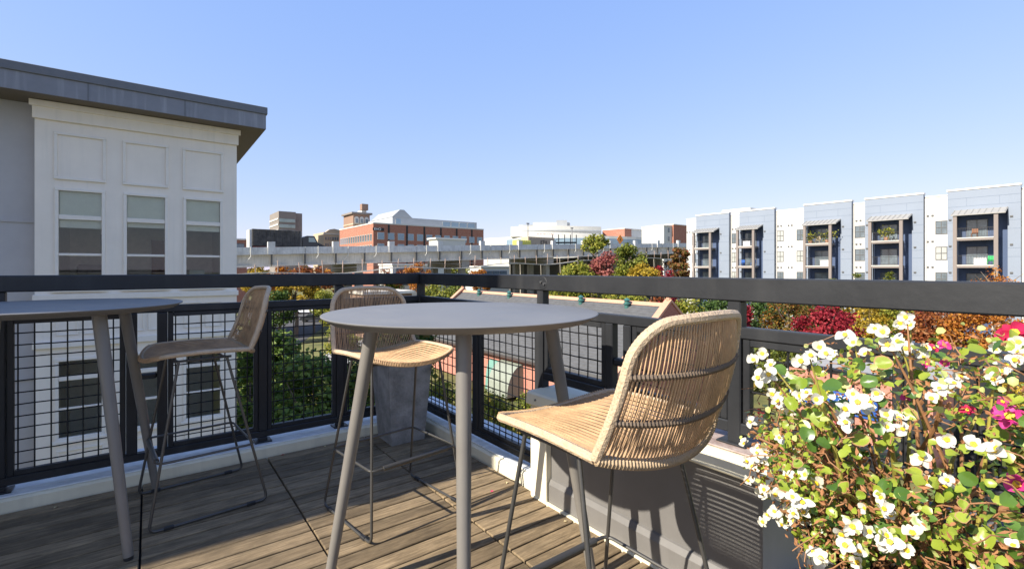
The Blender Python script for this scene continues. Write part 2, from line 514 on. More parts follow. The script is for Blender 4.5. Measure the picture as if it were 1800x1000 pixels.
# ================================================================== LARGE STRUCTURE
# ground, street
g = MB(); g.box(-3000, 4000, -1500, 5000, GZ - 1, GZ); structure(g.build('ground', M_grass))
st = MB()
p = [W(430, 60), W(520, 60), W(640, 150), W(430, 150)]
st.prism([(a[0], a[1]) for a in p], GZ, GZ + 0.02); structure(st.build('road', M_asph))
st = MB()
p = [W(560, 52), W(600, 60), W(640, 66), W(640, 56), W(600, 46)]
st.prism([(a[0], a[1]) for a in p], GZ, GZ + 0.03); structure(st.build('path', M_pave))
st = MB(); st.box(45, 72, -8, 42, GZ, GZ + 0.012); structure(st.build('parking_lot', M_asph))

# our own building: a mass under the terrace and an added tall wall (left, out of frame; shaped to shade the far deck)
own = thing('apartment_block', 'building that carries the roof terrace under the wooden deck', 'building', (-2.0, -1.5, GZ))
MB().box(-9, 2.02, -8, 3.80, GZ, -0.075).build('wall', M_white, own)
MB().prism([(-5.2, 2.63), (-5.2, 9), (-9, 9), (-9, 2.95)], GZ, 10).build('unseen_shade_wall', M_greysiding, own)  # unseen wall, its edge set along the sun to shade the deck

# deck: planks laid in square tiles
deck = structure(MB().box(-5, 1.652, -3, 3.362, -0.07, -0.03).build('deck', M_under))
TILE, PITCH = 0.625, 0.0962
pl = MB(); pl.box(-TILE / 2 + 0.004, TILE / 2 - 0.004, -PITCH / 2 + 0.0046, PITCH / 2 - 0.0046, -0.028, 0, c=0.003)
plank_me = pl.mesh('plank', M_plank)
edge = MB(); edge.box(-0.21 + 0.004, 0.21 - 0.002, -PITCH / 2 + 0.0046, PITCH / 2 - 0.0046, -0.028, 0, c=0.003)
plank_short = edge.mesh('plank', M_plank)
rnd = random.Random(4)
dl = wpos(deck)
y = 3.352 - PITCH / 2
while y > 0.75:
    for k in range(-4, 3):
        x0 = -0.03 + k * TILE
        xc = x0 + TILE / 2
        if k == 2:
            me, xc = plank_short, 1.22 + 0.21
        else:
            me = plank_me
        # keep only the ones the camera could see
        X = xc * CO - y * SI; Y = xc * SI + y * CO
        if Y < 0.6 or X / Y < -1.25: continue
        link('plank', me, deck, (xc - dl[0], y - dl[1] + rnd.uniform(-.0007, .0007), -dl[2] - rnd.random() * 0.002), (0, rnd.uniform(-.0015, .0015), rnd.uniform(-.001, .001)))
    y -= PITCH

# low curbs
lc = thing('low_curb', 'low cream curb with worn top along the left edge of the deck', 'curb', (0, 3.5, 0))
m = MB(); m.prism([(3.363, -0.05), (3.363, 0.052), (3.375, 0.063), (3.79, 0.067), (3.79, -0.05)], -3.2, 1.655, 'x'); m.build('curb_face', M_cream, lc)
m = MB(); m.box(-3.2, 1.655, 3.385, 3.785, 0.062, 0.0705, c=0.003); m.build('curb_top', M_worn, lc)
rc = thing('low_curb', 'low cream curb along the right edge ending at the grey parapet', 'curb', (1.8, 2.7, 0))
m = MB(); m.prism([(1.654, -0.05), (1.654, 0.052), (1.666, 0.063), (2.0, 0.067), (2.0, -0.05)], 1.962, 3.79, 'y'); m.build('curb_face', M_cream, rc)
m = MB(); m.box(1.68, 1.995, 1.965, 3.785, 0.062, 0.0705, c=0.003); m.build('curb_top', M_worn, rc)
rc2 = thing('low_curb', 'low cream curb behind the charcoal flower pot, right of the parapet', 'curb', (1.8, 0, 0))
m = MB(); m.prism([(1.654, -0.05), (1.654, 0.052), (1.666, 0.063), (2.0, 0.067), (2.0, -0.05)], -1.5, 0.76, 'y'); m.build('curb_face', M_cream, rc2)

# parapet bench wall
pp = thing('parapet_wall', 'low grey panelled parapet with cream cap under the right railing', 'parapet', (1.75, 1.35, 0))
m = MB(); m.box(1.645, 1.98, 0.77, 1.95, -0.05, 0.474); m.build('wall_panel', M_wallgrey, pp)
m = MB()
for (y0, y1) in ((0.77, 1.825),):
    m.prism([(1.622, -0.02), (1.622, 0.095), (1.634, 0.118), (1.6465, 0.122), (1.6465, -0.02)], y0, y1, 'y')
m.build('baseboard', M_wallgrey, pp)
m = MB(); m.box(1.608, 1.6455, 1.832, 1.957, -0.02, 0.473, c=0.004); m.build('corner_board', M_cream, pp)
m = MB(); m.prism([(1.60, 0.478), (1.592, 0.486), (1.600, 0.535), (1.612, 0.545), (2.02, 0.552), (2.02, 0.474)], 0.735, 1.975, 'y'); m.build('cap', M_cream, pp)
m = MB(); m.box(1.632, 2.0, 0.752, 1.52, 0.548, 0.5545, c=0.002); m.build('rusty_cap_top', M_rust, pp)
m = MB(); m.cyl((1.591, 1.90, 0.512), (1.603, 1.90, 0.512), 0.006, n=8); m.build('screw', M_bolt, pp)
fl = MB(); fl.box(1.600, 1.621, 0.77, 1.94, -0.012, 0.006, c=0.002); fl.build('base_flashing', M_cream, pp)

# ------------------------------------------------------------------ railings
def railing_panel(root, axis, a, s0, s1, z0, z1, wire_first):
    """framed wire grid; axis 'x' runs along X at y=a, axis 'y' runs along Y at x=a"""
    def B(m, u0, u1, w0, w1, zz0, zz1, c=0.003):
        if axis == 'x': m.box(u0, u1, a + w0, a + w1, zz0, zz1, c=c)
        else: m.box(a + w0, a + w1, u0, u1, zz0, zz1, c=c)
    fr = MB()
    t = 0.026
    B(fr, s0, s0 + t, -0.016, 0.016, z0, z1)
    B(fr, s1 - t, s1, -0.016, 0.016, z0, z1)
    B(fr, s0 + t, s1 - t, -0.016, 0.016, z0, z0 + t)
    B(fr, s0 + t, s1 - t, -0.016, 0.016, z1 - t, z1)
    po = fr.build('mesh_panel', M_rail, root)
    r = 0.0036
    u = s0 + t + wire_first
    k = 0
    rr = random.Random(int(s0 * 1000))
    while u < s1 - t - 0.008:
        m = MB()
        j = rr.uniform(-.0015, .0015)
        p = [(u + j, -0.003 + 0.002 * math.sin(i), z0 + t + (z1 - z0 - 2 * t) * i / 4) for i in range(5)]
        m.tube([(q[0], a + q[1], q[2]) if axis == 'x' else (a + q[1], q[0], q[2]) for q in p], r, 6)
        m.build('wire', M_wire, po, smooth=True)
        u += 0.0625
    z = z0 + t + 0.028
    while z < z1 - t - 0.008:
        m = MB()
        p = [(s0 + t + (s1 - s0 - 2 * t) * i / 6, 0.003 + 0.002 * math.sin(i * 1.7), z + rr.uniform(-.001, .001)) for i in range(7)]
        m.tube([(q[0], a + q[1], q[2]) if axis == 'x' else (a + q[1], q[0], q[2]) for q in p], r, 6)
        m.build('wire', M_wire, po, smooth=True)
        z += 0.0605
    return po

RY, RX = 3.47, 1.725
left = thing('metal_railing', 'black metal railing with wire grid along the left edge of the deck', 'railing', (0, RY, 0))
m = MB(); m.box(-3.0, RX - 0.027, RY - 0.03, RY + 0.03, 1.074, 1.158, c=0.005); m.build('top_rail', M_rail, left)
m = MB(); m.box(-3.0, RX - 0.022, RY - 0.022, RY + 0.022, 0.938, 0.98, c=0.004); m.build('mid_rail', M_rail, left)
m = MB(); m.box(-3.0, RX - 0.022, RY - 0.022, RY + 0.022, 0.100, 0.142, c=0.004); m.build('bottom_rail', M_rail, left)
for x, full in ((-1.75, 1), (-0.60, 1), (-0.078, 0), (0.062, 0), (0.59, 0), (1.085, 1)):
    m = MB(); m.box(x - 0.025, x + 0.025, RY - 0.0245, RY + 0.0245, 0.1425, 0.9375, c=0.004)
    if full or x == 0.59:
        m.box(x - 0.026, x + 0.026, RY - 0.025, RY + 0.025, 0.071, 0.0995, c=0.003)
    if full:
        m.box(x - 0.025, x + 0.025, RY - 0.0245, RY + 0.0245, 0.9805, 1.0735, c=0.004)
    m.build('post', M_rail, left)
    if full or x == 0.59:
        m = MB(); m.box(x - 0.05, x + 0.05, RY - 0.05, RY + 0.05, 0.0705, 0.078, c=0.002); m.build('base_plate', M_rail, left)
m = MB(); m.box(-0.053, 0.037, RY - 0.02, RY + 0.02, 0.558, 0.59, c=0.008); m.build('cross_bar', M_rail, left)
for (s0, s1) in ((-1.2, -0.63), (-0.572, -0.105), (0.089, 0.563), (0.617, 1.058), (1.112, 1.695)):
    railing_panel(left, 'x', RY, s0, s1, 0.1425, 0.9375, 0.012)
m = MB(); m.box(RX - 0.026, RX + 0.026, RY - 0.026, RY + 0.026, 0.071, 1.16, c=0.005); m.build('corner_post', M_rail, left)

right = thing('metal_railing', 'black metal railing with wire grid along the right edge, sunlit near the flower pot', 'railing', (RX, 1.5, 0))
m = MB(); m.box(RX - 0.03, RX + 0.03, -2.2, RY - 0.028, 1.073, 1.1575, c=0.005); m.build('top_rail', M_rail, right)
m = MB(); m.box(RX - 0.022, RX + 0.022, -2.2, RY - 0.028, 0.938, 0.98, c=0.004); m.build('mid_rail', M_rail, right)
m = MB(); m.box(RX - 0.022, RX + 0.022, 2.016, RY - 0.028, 0.100, 0.142, c=0.004)
m.build('bottom_rail', M_rail, right)
m = MB(); m.box(RX - 0.022, RX + 0.022, -2.2, 1.964, 0.59, 0.632, c=0.004); m.build('bottom_rail', M_rail, right)
for yv, full, zb in ((2.64, 0, 0.1425), (1.99, 1, 0.071), (1.50, 0, 0.6325), (1.395, 0, 0.6325), (0.90, 1, 0.555), (0.385, 0, 0.6325), (0.28, 0, 0.6325), (-0.25, 1, 0.071)):
    m = MB()
    if full: m.box(RX - 0.025, RX + 0.025, yv - 0.025, yv + 0.025, zb, 1.0725, c=0.004)
    else: m.box(RX - 0.0225, RX + 0.0225, yv - 0.022, yv + 0.022, zb, 0.9375, c=0.004)
    m.build('post', M_rail, right)
m = MB(); m.box(RX - 0.05, RX + 0.05, 0.845, 0.955, 0.5548, 0.562, c=0.002); m.build('base_plate', M_rail, right)
m = MB(); m.box(RX - 0.02, RX + 0.02, 1.4175, 1.4775, 0.745, 0.78, c=0.008); m.build('cross_bar', M_rail, right)
m = MB(); m.box(RX - 0.02, RX + 0.02, 0.3025, 0.3625, 0.745, 0.78, c=0.008); m.build('cross_bar', M_rail, right)
m = MB(); m.lathe([(0.034, 0), (0.03, 0.0015)], 24)
spl = [(RX - 0.0305 - z, 1.955 + x, 1.115 + y_) for (x, y_, z) in m.v]; m.v = spl; m.build('splice_plate', M_rail, right)
for dy in (-0.014, 0.012):
    m = MB(); m.cyl((RX - 0.031, 1.955 + dy, 1.115 + dy * .4), (RX - 0.039, 1.955 + dy, 1.115 + dy * .4), 0.007, n=6); m.build('bolt', M_bolt, right)
for (s0, s1, zb) in ((2.664, 3.44, 0.1425), (2.018, 2.616, 0.1425), (1.525, 1.962, 0.6325), (0.93, 1.37, 0.6325), (0.41, 0.872, 0.6325), (-0.22, 0.255, 0.6325), (-0.9, -0.28, 0.6325)):
    railing_panel(right, 'y', RX, s0, s1, zb, 0.9375, 0.035)

# ------------------------------------------------------------------ left neighbour building (bay with three windows)
B = 13.0
lb = thing('apartment_house', 'pale apartment house with three window bay under a grey overhanging flat roof', 'building', (0, B, GZ))
def wall_with_holes(m, x0, x1, z0, z1, y0, y1, holes, mi=0):
    xs = sorted(set([x0, x1] + [h[0] for h in holes] + [h[1] for h in holes]))
    zs = sorted(set([z0, z1] + [h[2] for h in holes] + [h[3] for h in holes]))
    for i in range(len(xs) - 1):
        z_start = None
        for j in range(len(zs) - 1):
            cx, cz = (xs[i] + xs[i + 1]) / 2, (zs[j] + zs[j + 1]) / 2
            solid = not any(h[0] < cx < h[1] and h[2] < cz < h[3] for h in holes)
            if solid and z_start is None: z_start = zs[j]
            if z_start is not None and (not solid or j == len(zs) - 2):
                m.box(xs[i], xs[i + 1], y0, y1, z_start, zs[j + 1] if solid else zs[j], mi)
                z_start = None
WX = (-1.104, -0.048, 0.993)
ZU = (H - 0.41, H + 1.62)           # upper storey windows
ZL = (H - 3.42, H - 1.78)           # storey below
ZG = (H - 6.9, H - 5.1)
holes = [(x - 0.385, x + 0.385, z[0], z[1]) for x in WX for z in (ZU, ZL, ZG)]
m = MB(); wall_with_holes(m, -1.77, 1.66, GZ, H + 3.29, B, B + 0.2, holes); m.build('bay_wall', M_white, lb)
m = MB(); m.box(1.44, 1.66, B + 0.2, B + 9, GZ, H + 3.29); m.build('side_wall', M_white, lb)
m = MB(); m.box(-16, -1.77, B + 0.35, B + 0.6, GZ, H + 3.29); m.box(-1.772, -1.57, B + 0.2, B + 0.36, GZ, H + 3.29); m.build('grey_wall', M_greysiding, lb)
m = MB(); m.box(-16, -1.775, B + 0.325, B + 0.349, H + 0.92, H + 0.97); m.box(-16, -1.775, B + 0.325, B + 0.349, H - 2.2, H - 2.14); m.build('wall_joint', M_greysiding, lb)
# siding courses on the bay (thin proud boards) and mouldings
m = MB()
m.box(-1.80, 1.69, B - 0.06, B - 0.001, H + 2.93, H + 3.285, c=0.006); m.box(-1.84, 1.73, B - 0.10, B - 0.0605, H + 3.16, H + 3.28, c=0.006); m.build('frieze_board', M_white, lb)
m = MB()
m.box(-1.80, 1.69, B - 0.05, B - 0.001, H - 0.62, H - 0.50, c=0.01); m.box(-1.80, 1.69, B - 0.07, B - 0.001, H - 1.56, H - 1.42, c=0.012); m.build('belt_course', M_trim, lb)
def frame_rect(m, x0, x1, z0, z1, w, y0, y1, c=0.006):
    m.box(x0, x1, y0, y1, z1 - w, z1, c=c); m.box(x0, x1, y0, y1, z0, z0 + w, c=c)
    m.box(x0, x0 + w, y0, y1, z0 + w + .001, z1 - w - .001, c=c); m.box(x1 - w, x1, y0, y1, z0 + w + .001, z1 - w - .001, c=c)
for x in WX:
    m = MB(); frame_rect(m, x - 0.395, x + 0.395, H + 1.78, H + 2.72, 0.055, B - 0.035, B - 0.001); m.build('panel_moulding', M_trim, lb)
    for dx in (-0.2, 0.2):
        m = MB(); frame_rect(m, x + dx - 0.17, x + dx + 0.17, H - 1.32, H - 0.74, 0.03, B - 0.025, B - 0.001); m.build('panel_moulding', M_trim, lb)
    m = MB(); frame_rect(m, x - 0.36, x + 0.36, H - 4.75, H - 3.6, 0.04, B - 0.025, B - 0.001); m.build('panel_moulding', M_trim, lb)
def sash_window(x, z0, z1, tr_h, low_frac, blind):
    fr = MB(); frame_rect(fr, x - 0.384, x + 0.384, z0, z1, 0.058, B - 0.03, B + 0.08)
    zt = z1 - 0.058 - tr_h
    fr.box(x - 0.325, x + 0.325, B - 0.02, B + 0.08, zt - 0.09, zt, c=0.006)
    zm = z0 + 0.058 + (zt - 0.09 - z0 - 0.058) * low_frac
    fr.box(x - 0.325, x + 0.325, B - 0.005, B + 0.07, zm - 0.025, zm + 0.025, c=0.005)
    w = fr.build('window', M_trim, lb)
    for (a, b) in ((zt, z1 - 0.058), (zm + 0.025, zt - 0.09), (z0 + 0.058, zm - 0.025)):
        q = MB(); q.box(x - 0.325, x + 0.325, B + 0.03, B + 0.036, a, b); q.build('pane', M_glass, w)
    if blind:
        zt_b = zt - 0.09 - (0.07 + 0.09 * abs(math.sin(x * 7)))
        q = MB(); q.box(x - 0.322, x + 0.322, B + 0.085, B + 0.09, zt + 0.003, z1 - 0.058); q.box(x - 0.322, x + 0.322, B + 0.085, B + 0.095, zt_b, zt - 0.09); q.build('blind', M_blind, w)
    s = MB(); s.box(x - 0.43, x + 0.43, B - 0.06, B - 0.031, z0 - 0.05, z0 + 0.01, c=0.006); s.build('sill', M_trim, w)
for x in WX:
    sash_window(x, ZU[0], ZU[1], 0.48, 0.48, True)
    sash_window(x, ZL[0], ZL[1], 0.30, 0.5, False)
    sash_window(x, ZG[0], ZG[1], 0.30, 0.5, False)
# rooms behind the glass
for z0, z1 in ((H - 0.95, H + 1.9), (H - 4.1, H - 1.5), (H - 7.4, H - 4.8)):
    m = MB(); m.box(-1.56, 1.43, B + 2.6, B + 2.7, z0, z1); m.box(-1.565, -1.52, B + 0.2, B + 2.6, z0, z1); m.box(1.40, 1.435, B + 0.2, B + 2.6, z0, z1); m.box(-1.5, 1.39, B + 0.2, B + 2.59, z1 - .05, z1); m.build('room_wall', M_room, lb)
    m = MB(); m.box(-1.51, 1.39, B + 0.21, B + 2.59, z0, z0 + 0.06); m.build('room_floor', M_roomdark, lb)
m = MB(); m.box(-0.95, -0.45, B + 2.55, B + 2.595, H + 0.35, H + 0.85); m.build('picture', M_pic, lb)
m = MB(); m.box(0.05, 0.45, B + 2.53, B + 2.595, H - 0.9, H + 0.75); m.build('room_door', M_wood, lb)
m = MB(); m.box(-1.3, -0.5, B + 0.9, B + 1.7, H - 0.9, H - 0.2, c=0.05); m.box(-1.3, -0.5, B + 1.5, B + 1.7, H - 0.2, H + 0.1, c=0.04); m.build('armchair', M_towerdark, lb)
m = MB(); m.box(0.75, 1.05, B + 0.5, B + 0.52, H - 0.33, H - 0.02); m.build('paper_box', M_offwhite, lb)
# roof
m = MB(); m.box(-16, 2.20, B - 0.5, B + 9, H + 3.30, H + 3.64); m.build('roof_fascia', M_fascia, lb)
m = MB(); m.box(-16, 2.23, B - 0.53, B + 9.03, H + 3.64, H + 3.81, c=0.01); m.build('roof_coping', M_fascia2, lb)
m = MB(); m.box(-16, 2.195, B - 0.495, B + 8.99, H + 3.2905, H + 3.2995); m.build('soffit', M_soffit, lb)
for xj in (-7.3, -4.9, -2.5, -0.95, 0.62):
    m = MB(); m.box(xj - 0.012, xj + 0.012, B - 0.506, B - 0.5005, H + 3.30, H + 3.638); m.build('fascia_seam', M_fascia2, lb)

# ------------------------------------------------------------------ right apartment building
AX = 76.0
ap = thing('apartment_building', 'long white and blue apartment building with brown posted balconies beyond the autumn trees', 'building', (AX, 25, GZ))
m = MB(); m.box(AX, AX + 16, -10, 48.8, GZ, 9.95); m.build('white_wall', M_aptwhite, ap)
m = MB(); m.box(AX - 0.08, AX + 0.3, -10, 48.85, 9.951, 10.08); m.build('white_coping', M_trim, ap)
BAYS = [(40.7, 46.6, 43.1, 46.1), (33.6, 39.0, 36.0, 38.5), (23.6, 29.5, 25.6, 28.8), (16.1, 22.1, 17.9, 21.1), (7.9, 13.9, 9.6, 12.95), (-1.5, 4.5, 0.4, 3.7)]
ZF = (4.75, 1.65, -1.45, -4.55)
BF = AX - 0.6
win_me = {}
def apt_window(y0, y1, z0, z1, x, mpane):
    k = (round(y1 - y0, 2), round(z1 - z0, 2), mpane.name)
    if k not in win_me:
        w, h = y1 - y0, z1 - z0
        f = MB(); t = 0.07
        f.box(-0.06, 0.05, -w / 2, w / 2, h - t, h); f.box(-0.06, 0.05, -w / 2, w / 2, 0, t)
        for a in (-w / 2, w / 2 - t, -t / 2): f.box(-0.058, 0.05, a, a + t, t, h - t)
        f.box(-0.062, 0.05, -w / 2 + t, w / 2 - t, h * .5 - t / 2, h * .5 + t / 2)
        q = MB(); q.box(-0.02, 0.0, -w / 2 + t, w / 2 - t, t, h - t)
        win_me[k] = (f.mesh('window', M_winframe), q.mesh('pane', mpane))
    a, b = win_me[k]
    w = link('window', a, ap, (x - AX, (y0 + y1) / 2 - 25, z0 - GZ))
    link('pane', b, w)
rw = random.Random(3)
for (ya, yb) in ((46.75, 47.7), (39.5, 40.55), (32.5, 33.5), (29.7, 30.7), (22.25, 23.4), (14.0, 15.1), (6.5, 7.6)):
    for z0, z1 in ((5.4, 7.0), (2.3, 3.9), (-0.8, 0.8), (-3.9, -2.3)):
        apt_window(ya, yb, z0, z1, AX - 0.001, M_panelight if rw.random() < .5 else M_pane)
for bi, (y0, y1, b0, b1) in enumerate(BAYS):
    m = MB()
    # bay front with a balcony recess
    m.box(BF, AX - 0.002, y0, b0 - 0.7, GZ, 10.35); m.box(BF, AX - 0.002, b1 + 0.15, y1, GZ, 10.35); m.box(BF, AX - 0.002, b0 - 0.7, b1 + 0.15, 7.75, 10.35)
    bw = m.build('blue_bay', M_bluepaint, ap)
    m = MB(); m.box(BF - 0.08, AX + 0.25, y0 - 0.05, y1 + 0.05, 10.351, 10.52); m.build('coping', M_trim, bw)
    jm = mat('panel_joint_paint', (0.15, 0.19, 0.255), 0.7)
    for z in (9.4, 8.45, 6.6, 5.65, 3.5, 2.55, 0.4, -0.6):
        for (ja, jb) in ((y0, b0 - 0.7), (b1 + 0.15, y1)) if z < 7.7 else ((y0, y1),):
            MB().box(BF - 0.012, BF - 0.001, ja + .01, jb - .01, z, z + 0.03).build('panel_joint', jm, bw)
    for yy in (y0 + (y1 - y0) * .27, y0 + (y1 - y0) * .72): MB().box(BF - 0.012, BF - 0.001, yy, yy + 0.025, 8.48, 9.39).build('panel_joint', jm, bw)
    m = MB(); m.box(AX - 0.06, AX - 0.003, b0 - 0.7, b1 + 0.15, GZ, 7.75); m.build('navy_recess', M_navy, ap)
    # awning roof with standing seams
    ra = MB(); xo = BF - 1.75
    ra.prism([(BF, 8.05), (BF, 7.95), (xo, 7.28), (xo, 7.40)], b0 - 0.75, b1 + 0.35, 'y'); ro = ra.build('awning_roof', M_awnroof, ap)
    n = 9
    for k in range(n):
        yy = b0 - 0.7 + (b1 - b0 + 0.95) * k / (n - 1)
        s = MB(); s.prism([(BF, 8.11), (BF, 8.045), (xo - .01, 7.395), (xo - .01, 7.46)], yy, yy + 0.06, 'y'); s.build('seam', mat('seam_grey', (0.27, 0.265, 0.25), 0.5), ro)
    for yy in (b0 - 0.16, b1 - 0.16):
        c_ = MB(); c_.box(xo + 0.12, xo + 0.44, yy, yy + 0.34, -1.6, 7.34); c_.build('column', M_col, ap)
        c_ = MB(); c_.box(xo - 0.02, xo + 0.60, yy - 0.16, yy + 0.5, GZ, -1.62); c_.build('stone_pier', M_stone, ap)
    for fi, z in enumerate(ZF[:3]):
        s = MB(); s.box(xo + 0.15, AX - 0.062, b0 + 0.19, b1 - 0.17, z - 0.32, z - 0.1); sl = s.build('balcony_slab', M_col, ap)
        s = MB(); s.box(xo + 0.1, AX - 0.062, b0 + 0.185, b1 - 0.165, z - 0.099, z + 0.02); s.build('slab_edge', M_slab, sl)
        r_ = MB()
        r_.box(xo + 0.2, xo + 0.25, b0 + 0.19, b1 - 0.17, z + 1.05, z + 1.11); r_.box(xo + 0.2, xo + 0.25, b0 + 0.19, b1 - 0.17, z + 0.12, z + 0.16)
        q = b0 + 0.25
        while q < b1 - 0.2:
            r_.box(xo + 0.215, xo + 0.235, q, q + 0.022, z + 0.16, z + 1.05); q += 0.13
        r_.build('balustrade', M_black, sl)
        d = MB(); yc = (b0 + b1) / 2 + 0.2
        d.box(AX - 0.12, AX - 0.061, yc - 0.95, yc + 0.85, z + 0.02, z + 2.15); dr = d.build('patio_door', M_winframe, ap)
        for (a, b) in ((yc - 0.88, yc - 0.08), (yc - 0.02, yc + 0.78)):
            d = MB(); d.box(AX - 0.135, AX - 0.122, a, b, z + 0.1, z + 2.08); d.build('pane', M_pane, dr)
for yy in (48.4, 40.0 + .15, 33.1, 31.6, 23.0, 15.6, 7.2):
    for z in (7.6, 4.45, 1.35):
        for dy in (-.35, .1): MB().box(AX - 0.09, AX - 0.002, yy + dy, yy + dy + .22, z, z + .2).build('wall_vent', M_winframe, ap)
for (y0, y1, b0, b1) in BAYS:
    for z in (6.9, 3.8, .7):
        for yy in (b0 - 1.0, y1 - .25): MB().box(BF - 0.09, BF - 0.002, yy - .12, yy + .12, z, z + .18).build('wall_vent', M_winframe, ap)
    MB().box(AX - 0.12, AX - 0.003, y0 - .2, y0 - .08, GZ, 9.9).build('downpipe', M_towerlight, ap)
for (ya, yb) in ((46.65, 48.75), (39.05, 40.65), (29.55, 33.55), (22.15, 23.55), (13.95, 16.05), (4.55, 7.85)):
    for z in (8.9, 8.0, 4.9, 1.85, -1.2): MB().box(AX - 0.018, AX - 0.0015, ya, yb, z, z + .035).build('siding_joint', M_aptwhite, ap)
for ya, yb, z in ((41.5, 43, 9.95),):
    MB().box(AX + 5, AX + 9, 40, 45, 9.951, 11.6).build('roof_plant_box', M_offwhite, ap)

# ------------------------------------------------------------------ viaduct
VY = 73.5
def vz(x): return 4.12 + (x - 10.3) * 0.0383
vd = thing('viaduct', 'long pale concrete highway viaduct rising to the right behind the railing', 'viaduct', (60, VY, GZ))
XA, XB = -4.0, 135.0
def along(m, x0, x1, y0, y1, d0, d1, mi=0):
    """slab following the gradient; d0,d1 are depths below the barrier top"""
    v = [(x0, y0, vz(x0) - d1), (x1, y0, vz(x1) - d1), (x1, y1, vz(x1) - d1), (x0, y1, vz(x0) - d1),
         (x0, y0, vz(x0) - d0), (x1, y0, vz(x1) - d0), (x1, y1, vz(x1) - d0), (x0, y1, vz(x0) - d0)]
    m.add(v, [(3, 2, 1, 0), (4, 5, 6, 7), (0, 1, 5, 4), (1, 2, 6, 5), (2, 3, 7, 6), (3, 0, 4, 7)], mi)
xs = XA; k = 0
while xs < XB:
    L_ = 4.4
    m = MB(); along(m, xs + 0.03, xs + L_ - 0.03, VY - 0.35, VY, 0, 1.0); m.build('barrier_panel', M_conc, vd)
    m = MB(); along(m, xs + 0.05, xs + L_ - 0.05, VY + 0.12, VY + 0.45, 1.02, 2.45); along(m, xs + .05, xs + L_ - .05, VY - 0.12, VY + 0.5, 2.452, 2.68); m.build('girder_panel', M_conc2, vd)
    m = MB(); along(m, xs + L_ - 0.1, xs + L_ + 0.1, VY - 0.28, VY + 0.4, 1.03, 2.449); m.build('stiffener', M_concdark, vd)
    if k % 2 == 0:
        m = MB(); along(m, xs - 0.5, xs + 0.42, VY - 0.5, VY - 0.351, -0.75, 1.0); along(m, xs - 0.5, xs + 0.42, VY - 0.349, VY + 0.1, -0.75, -0.002); m.build('pilaster', M_conc, vd)
    if k % 2 == 1 or k % 3 == 0:
        m = MB(); xx = xs + 1.8
        m.tube([(xx, VY - 0.42, vz(xx) + .1), (xx, VY - 0.42, vz(xx) - 1.2), (xx - .15, VY - 0.5, vz(xx) - 1.5), (xx - 0.5, VY - 0.3, vz(xx) - 1.9)], 0.05, 6); m.build('drain_pipe', M_offwhite, vd)
    xs += L_; k += 1
m = MB(); along(m, XA, XB, VY + 0.46, VY + 14, 1.05, 1.5); m.build('road_deck', M_asph, vd)
m = MB(); along(m, XA, XB, VY + 13.6, VY + 14, 0, 1.045); m.build('far_barrier', M_conc, vd)
for j in range(1, 6):
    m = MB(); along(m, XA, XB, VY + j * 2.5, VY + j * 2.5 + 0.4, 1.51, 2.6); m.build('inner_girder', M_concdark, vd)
for xp in (-1, 26.5, 45.5, 66, 88, 112):
    m = MB(); along(m, xp - 0.8, xp + 0.8, VY + 0.2, VY + 13.5, 2.685, 4.0); bent = m.build('pier_cap', M_pier, vd)
    for yy in (1.6, 6.8, 12.0):
        m = MB(); m.box(xp - 0.55, xp + 0.55, VY + yy - 0.55, VY + yy + 0.55, GZ, vz(xp) - 4.02, c=0.1); m.build('column', M_pier, bent)
rwl = thing('added_dark_wall', 'added dark concrete wall giving the shade under the right part of the viaduct', 'wall', (90, VY + 14.4, GZ))  # added wall; its dark colour stands for the shade under the spans
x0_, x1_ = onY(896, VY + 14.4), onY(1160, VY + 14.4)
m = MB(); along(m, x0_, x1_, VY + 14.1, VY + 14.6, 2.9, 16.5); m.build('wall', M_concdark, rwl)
for i in range(9):
    xx = x0_ + (x1_ - x0_) * (i + .5) / 9
    m = MB(); along(m, xx - .5, xx + .5, VY + 13.7, VY + 14.09, 2.9, 16.4); m.build('buttress', M_pier, rwl)
# hanging work platform under the girders
def sag(x): return vz(x) - 3.45 - 0.55 * math.sin((x + 9) / 21 * PI) ** 2
m = MB()
for i in range(70):
    x0, x1 = -3 + i * 1.9, -3 + (i + 1) * 1.9
    v = [(x0, VY - 1.3, sag(x0)), (x1, VY - 1.3, sag(x1)), (x1, VY - 0.4, sag(x1)), (x0, VY - 0.4, sag(x0))]
    v += [(a, b, c - 0.13) for a, b, c in v]
    m.add(v, [(0, 1, 2, 3), (7, 6, 5, 4), (0, 4, 5, 1), (1, 5, 6, 2), (2, 6, 7, 3), (3, 7, 4, 0)])
m.build('work_platform', M_conc2, vd)
rod = random.Random(8)
xx = -2.5
while xx < 128:
    m = MB(); m.cyl((xx, VY - 1.2, sag(xx) - .1), (xx + rod.uniform(-.15, .15), VY - 1.2, vz(xx) - 2.1 + rod.uniform(-.3, .3)), 0.07, n=6); m.build('hanger_post', M_pink, vd)
    xx += 2.6 + rod.random() * 0.6
m = MB(); m.tube([(x, VY - 1.2, sag(x) + 0.75) for x in np.linspace(-3, 128, 90)], 0.025, 5); m.build('guard_wire', M_pole, vd)

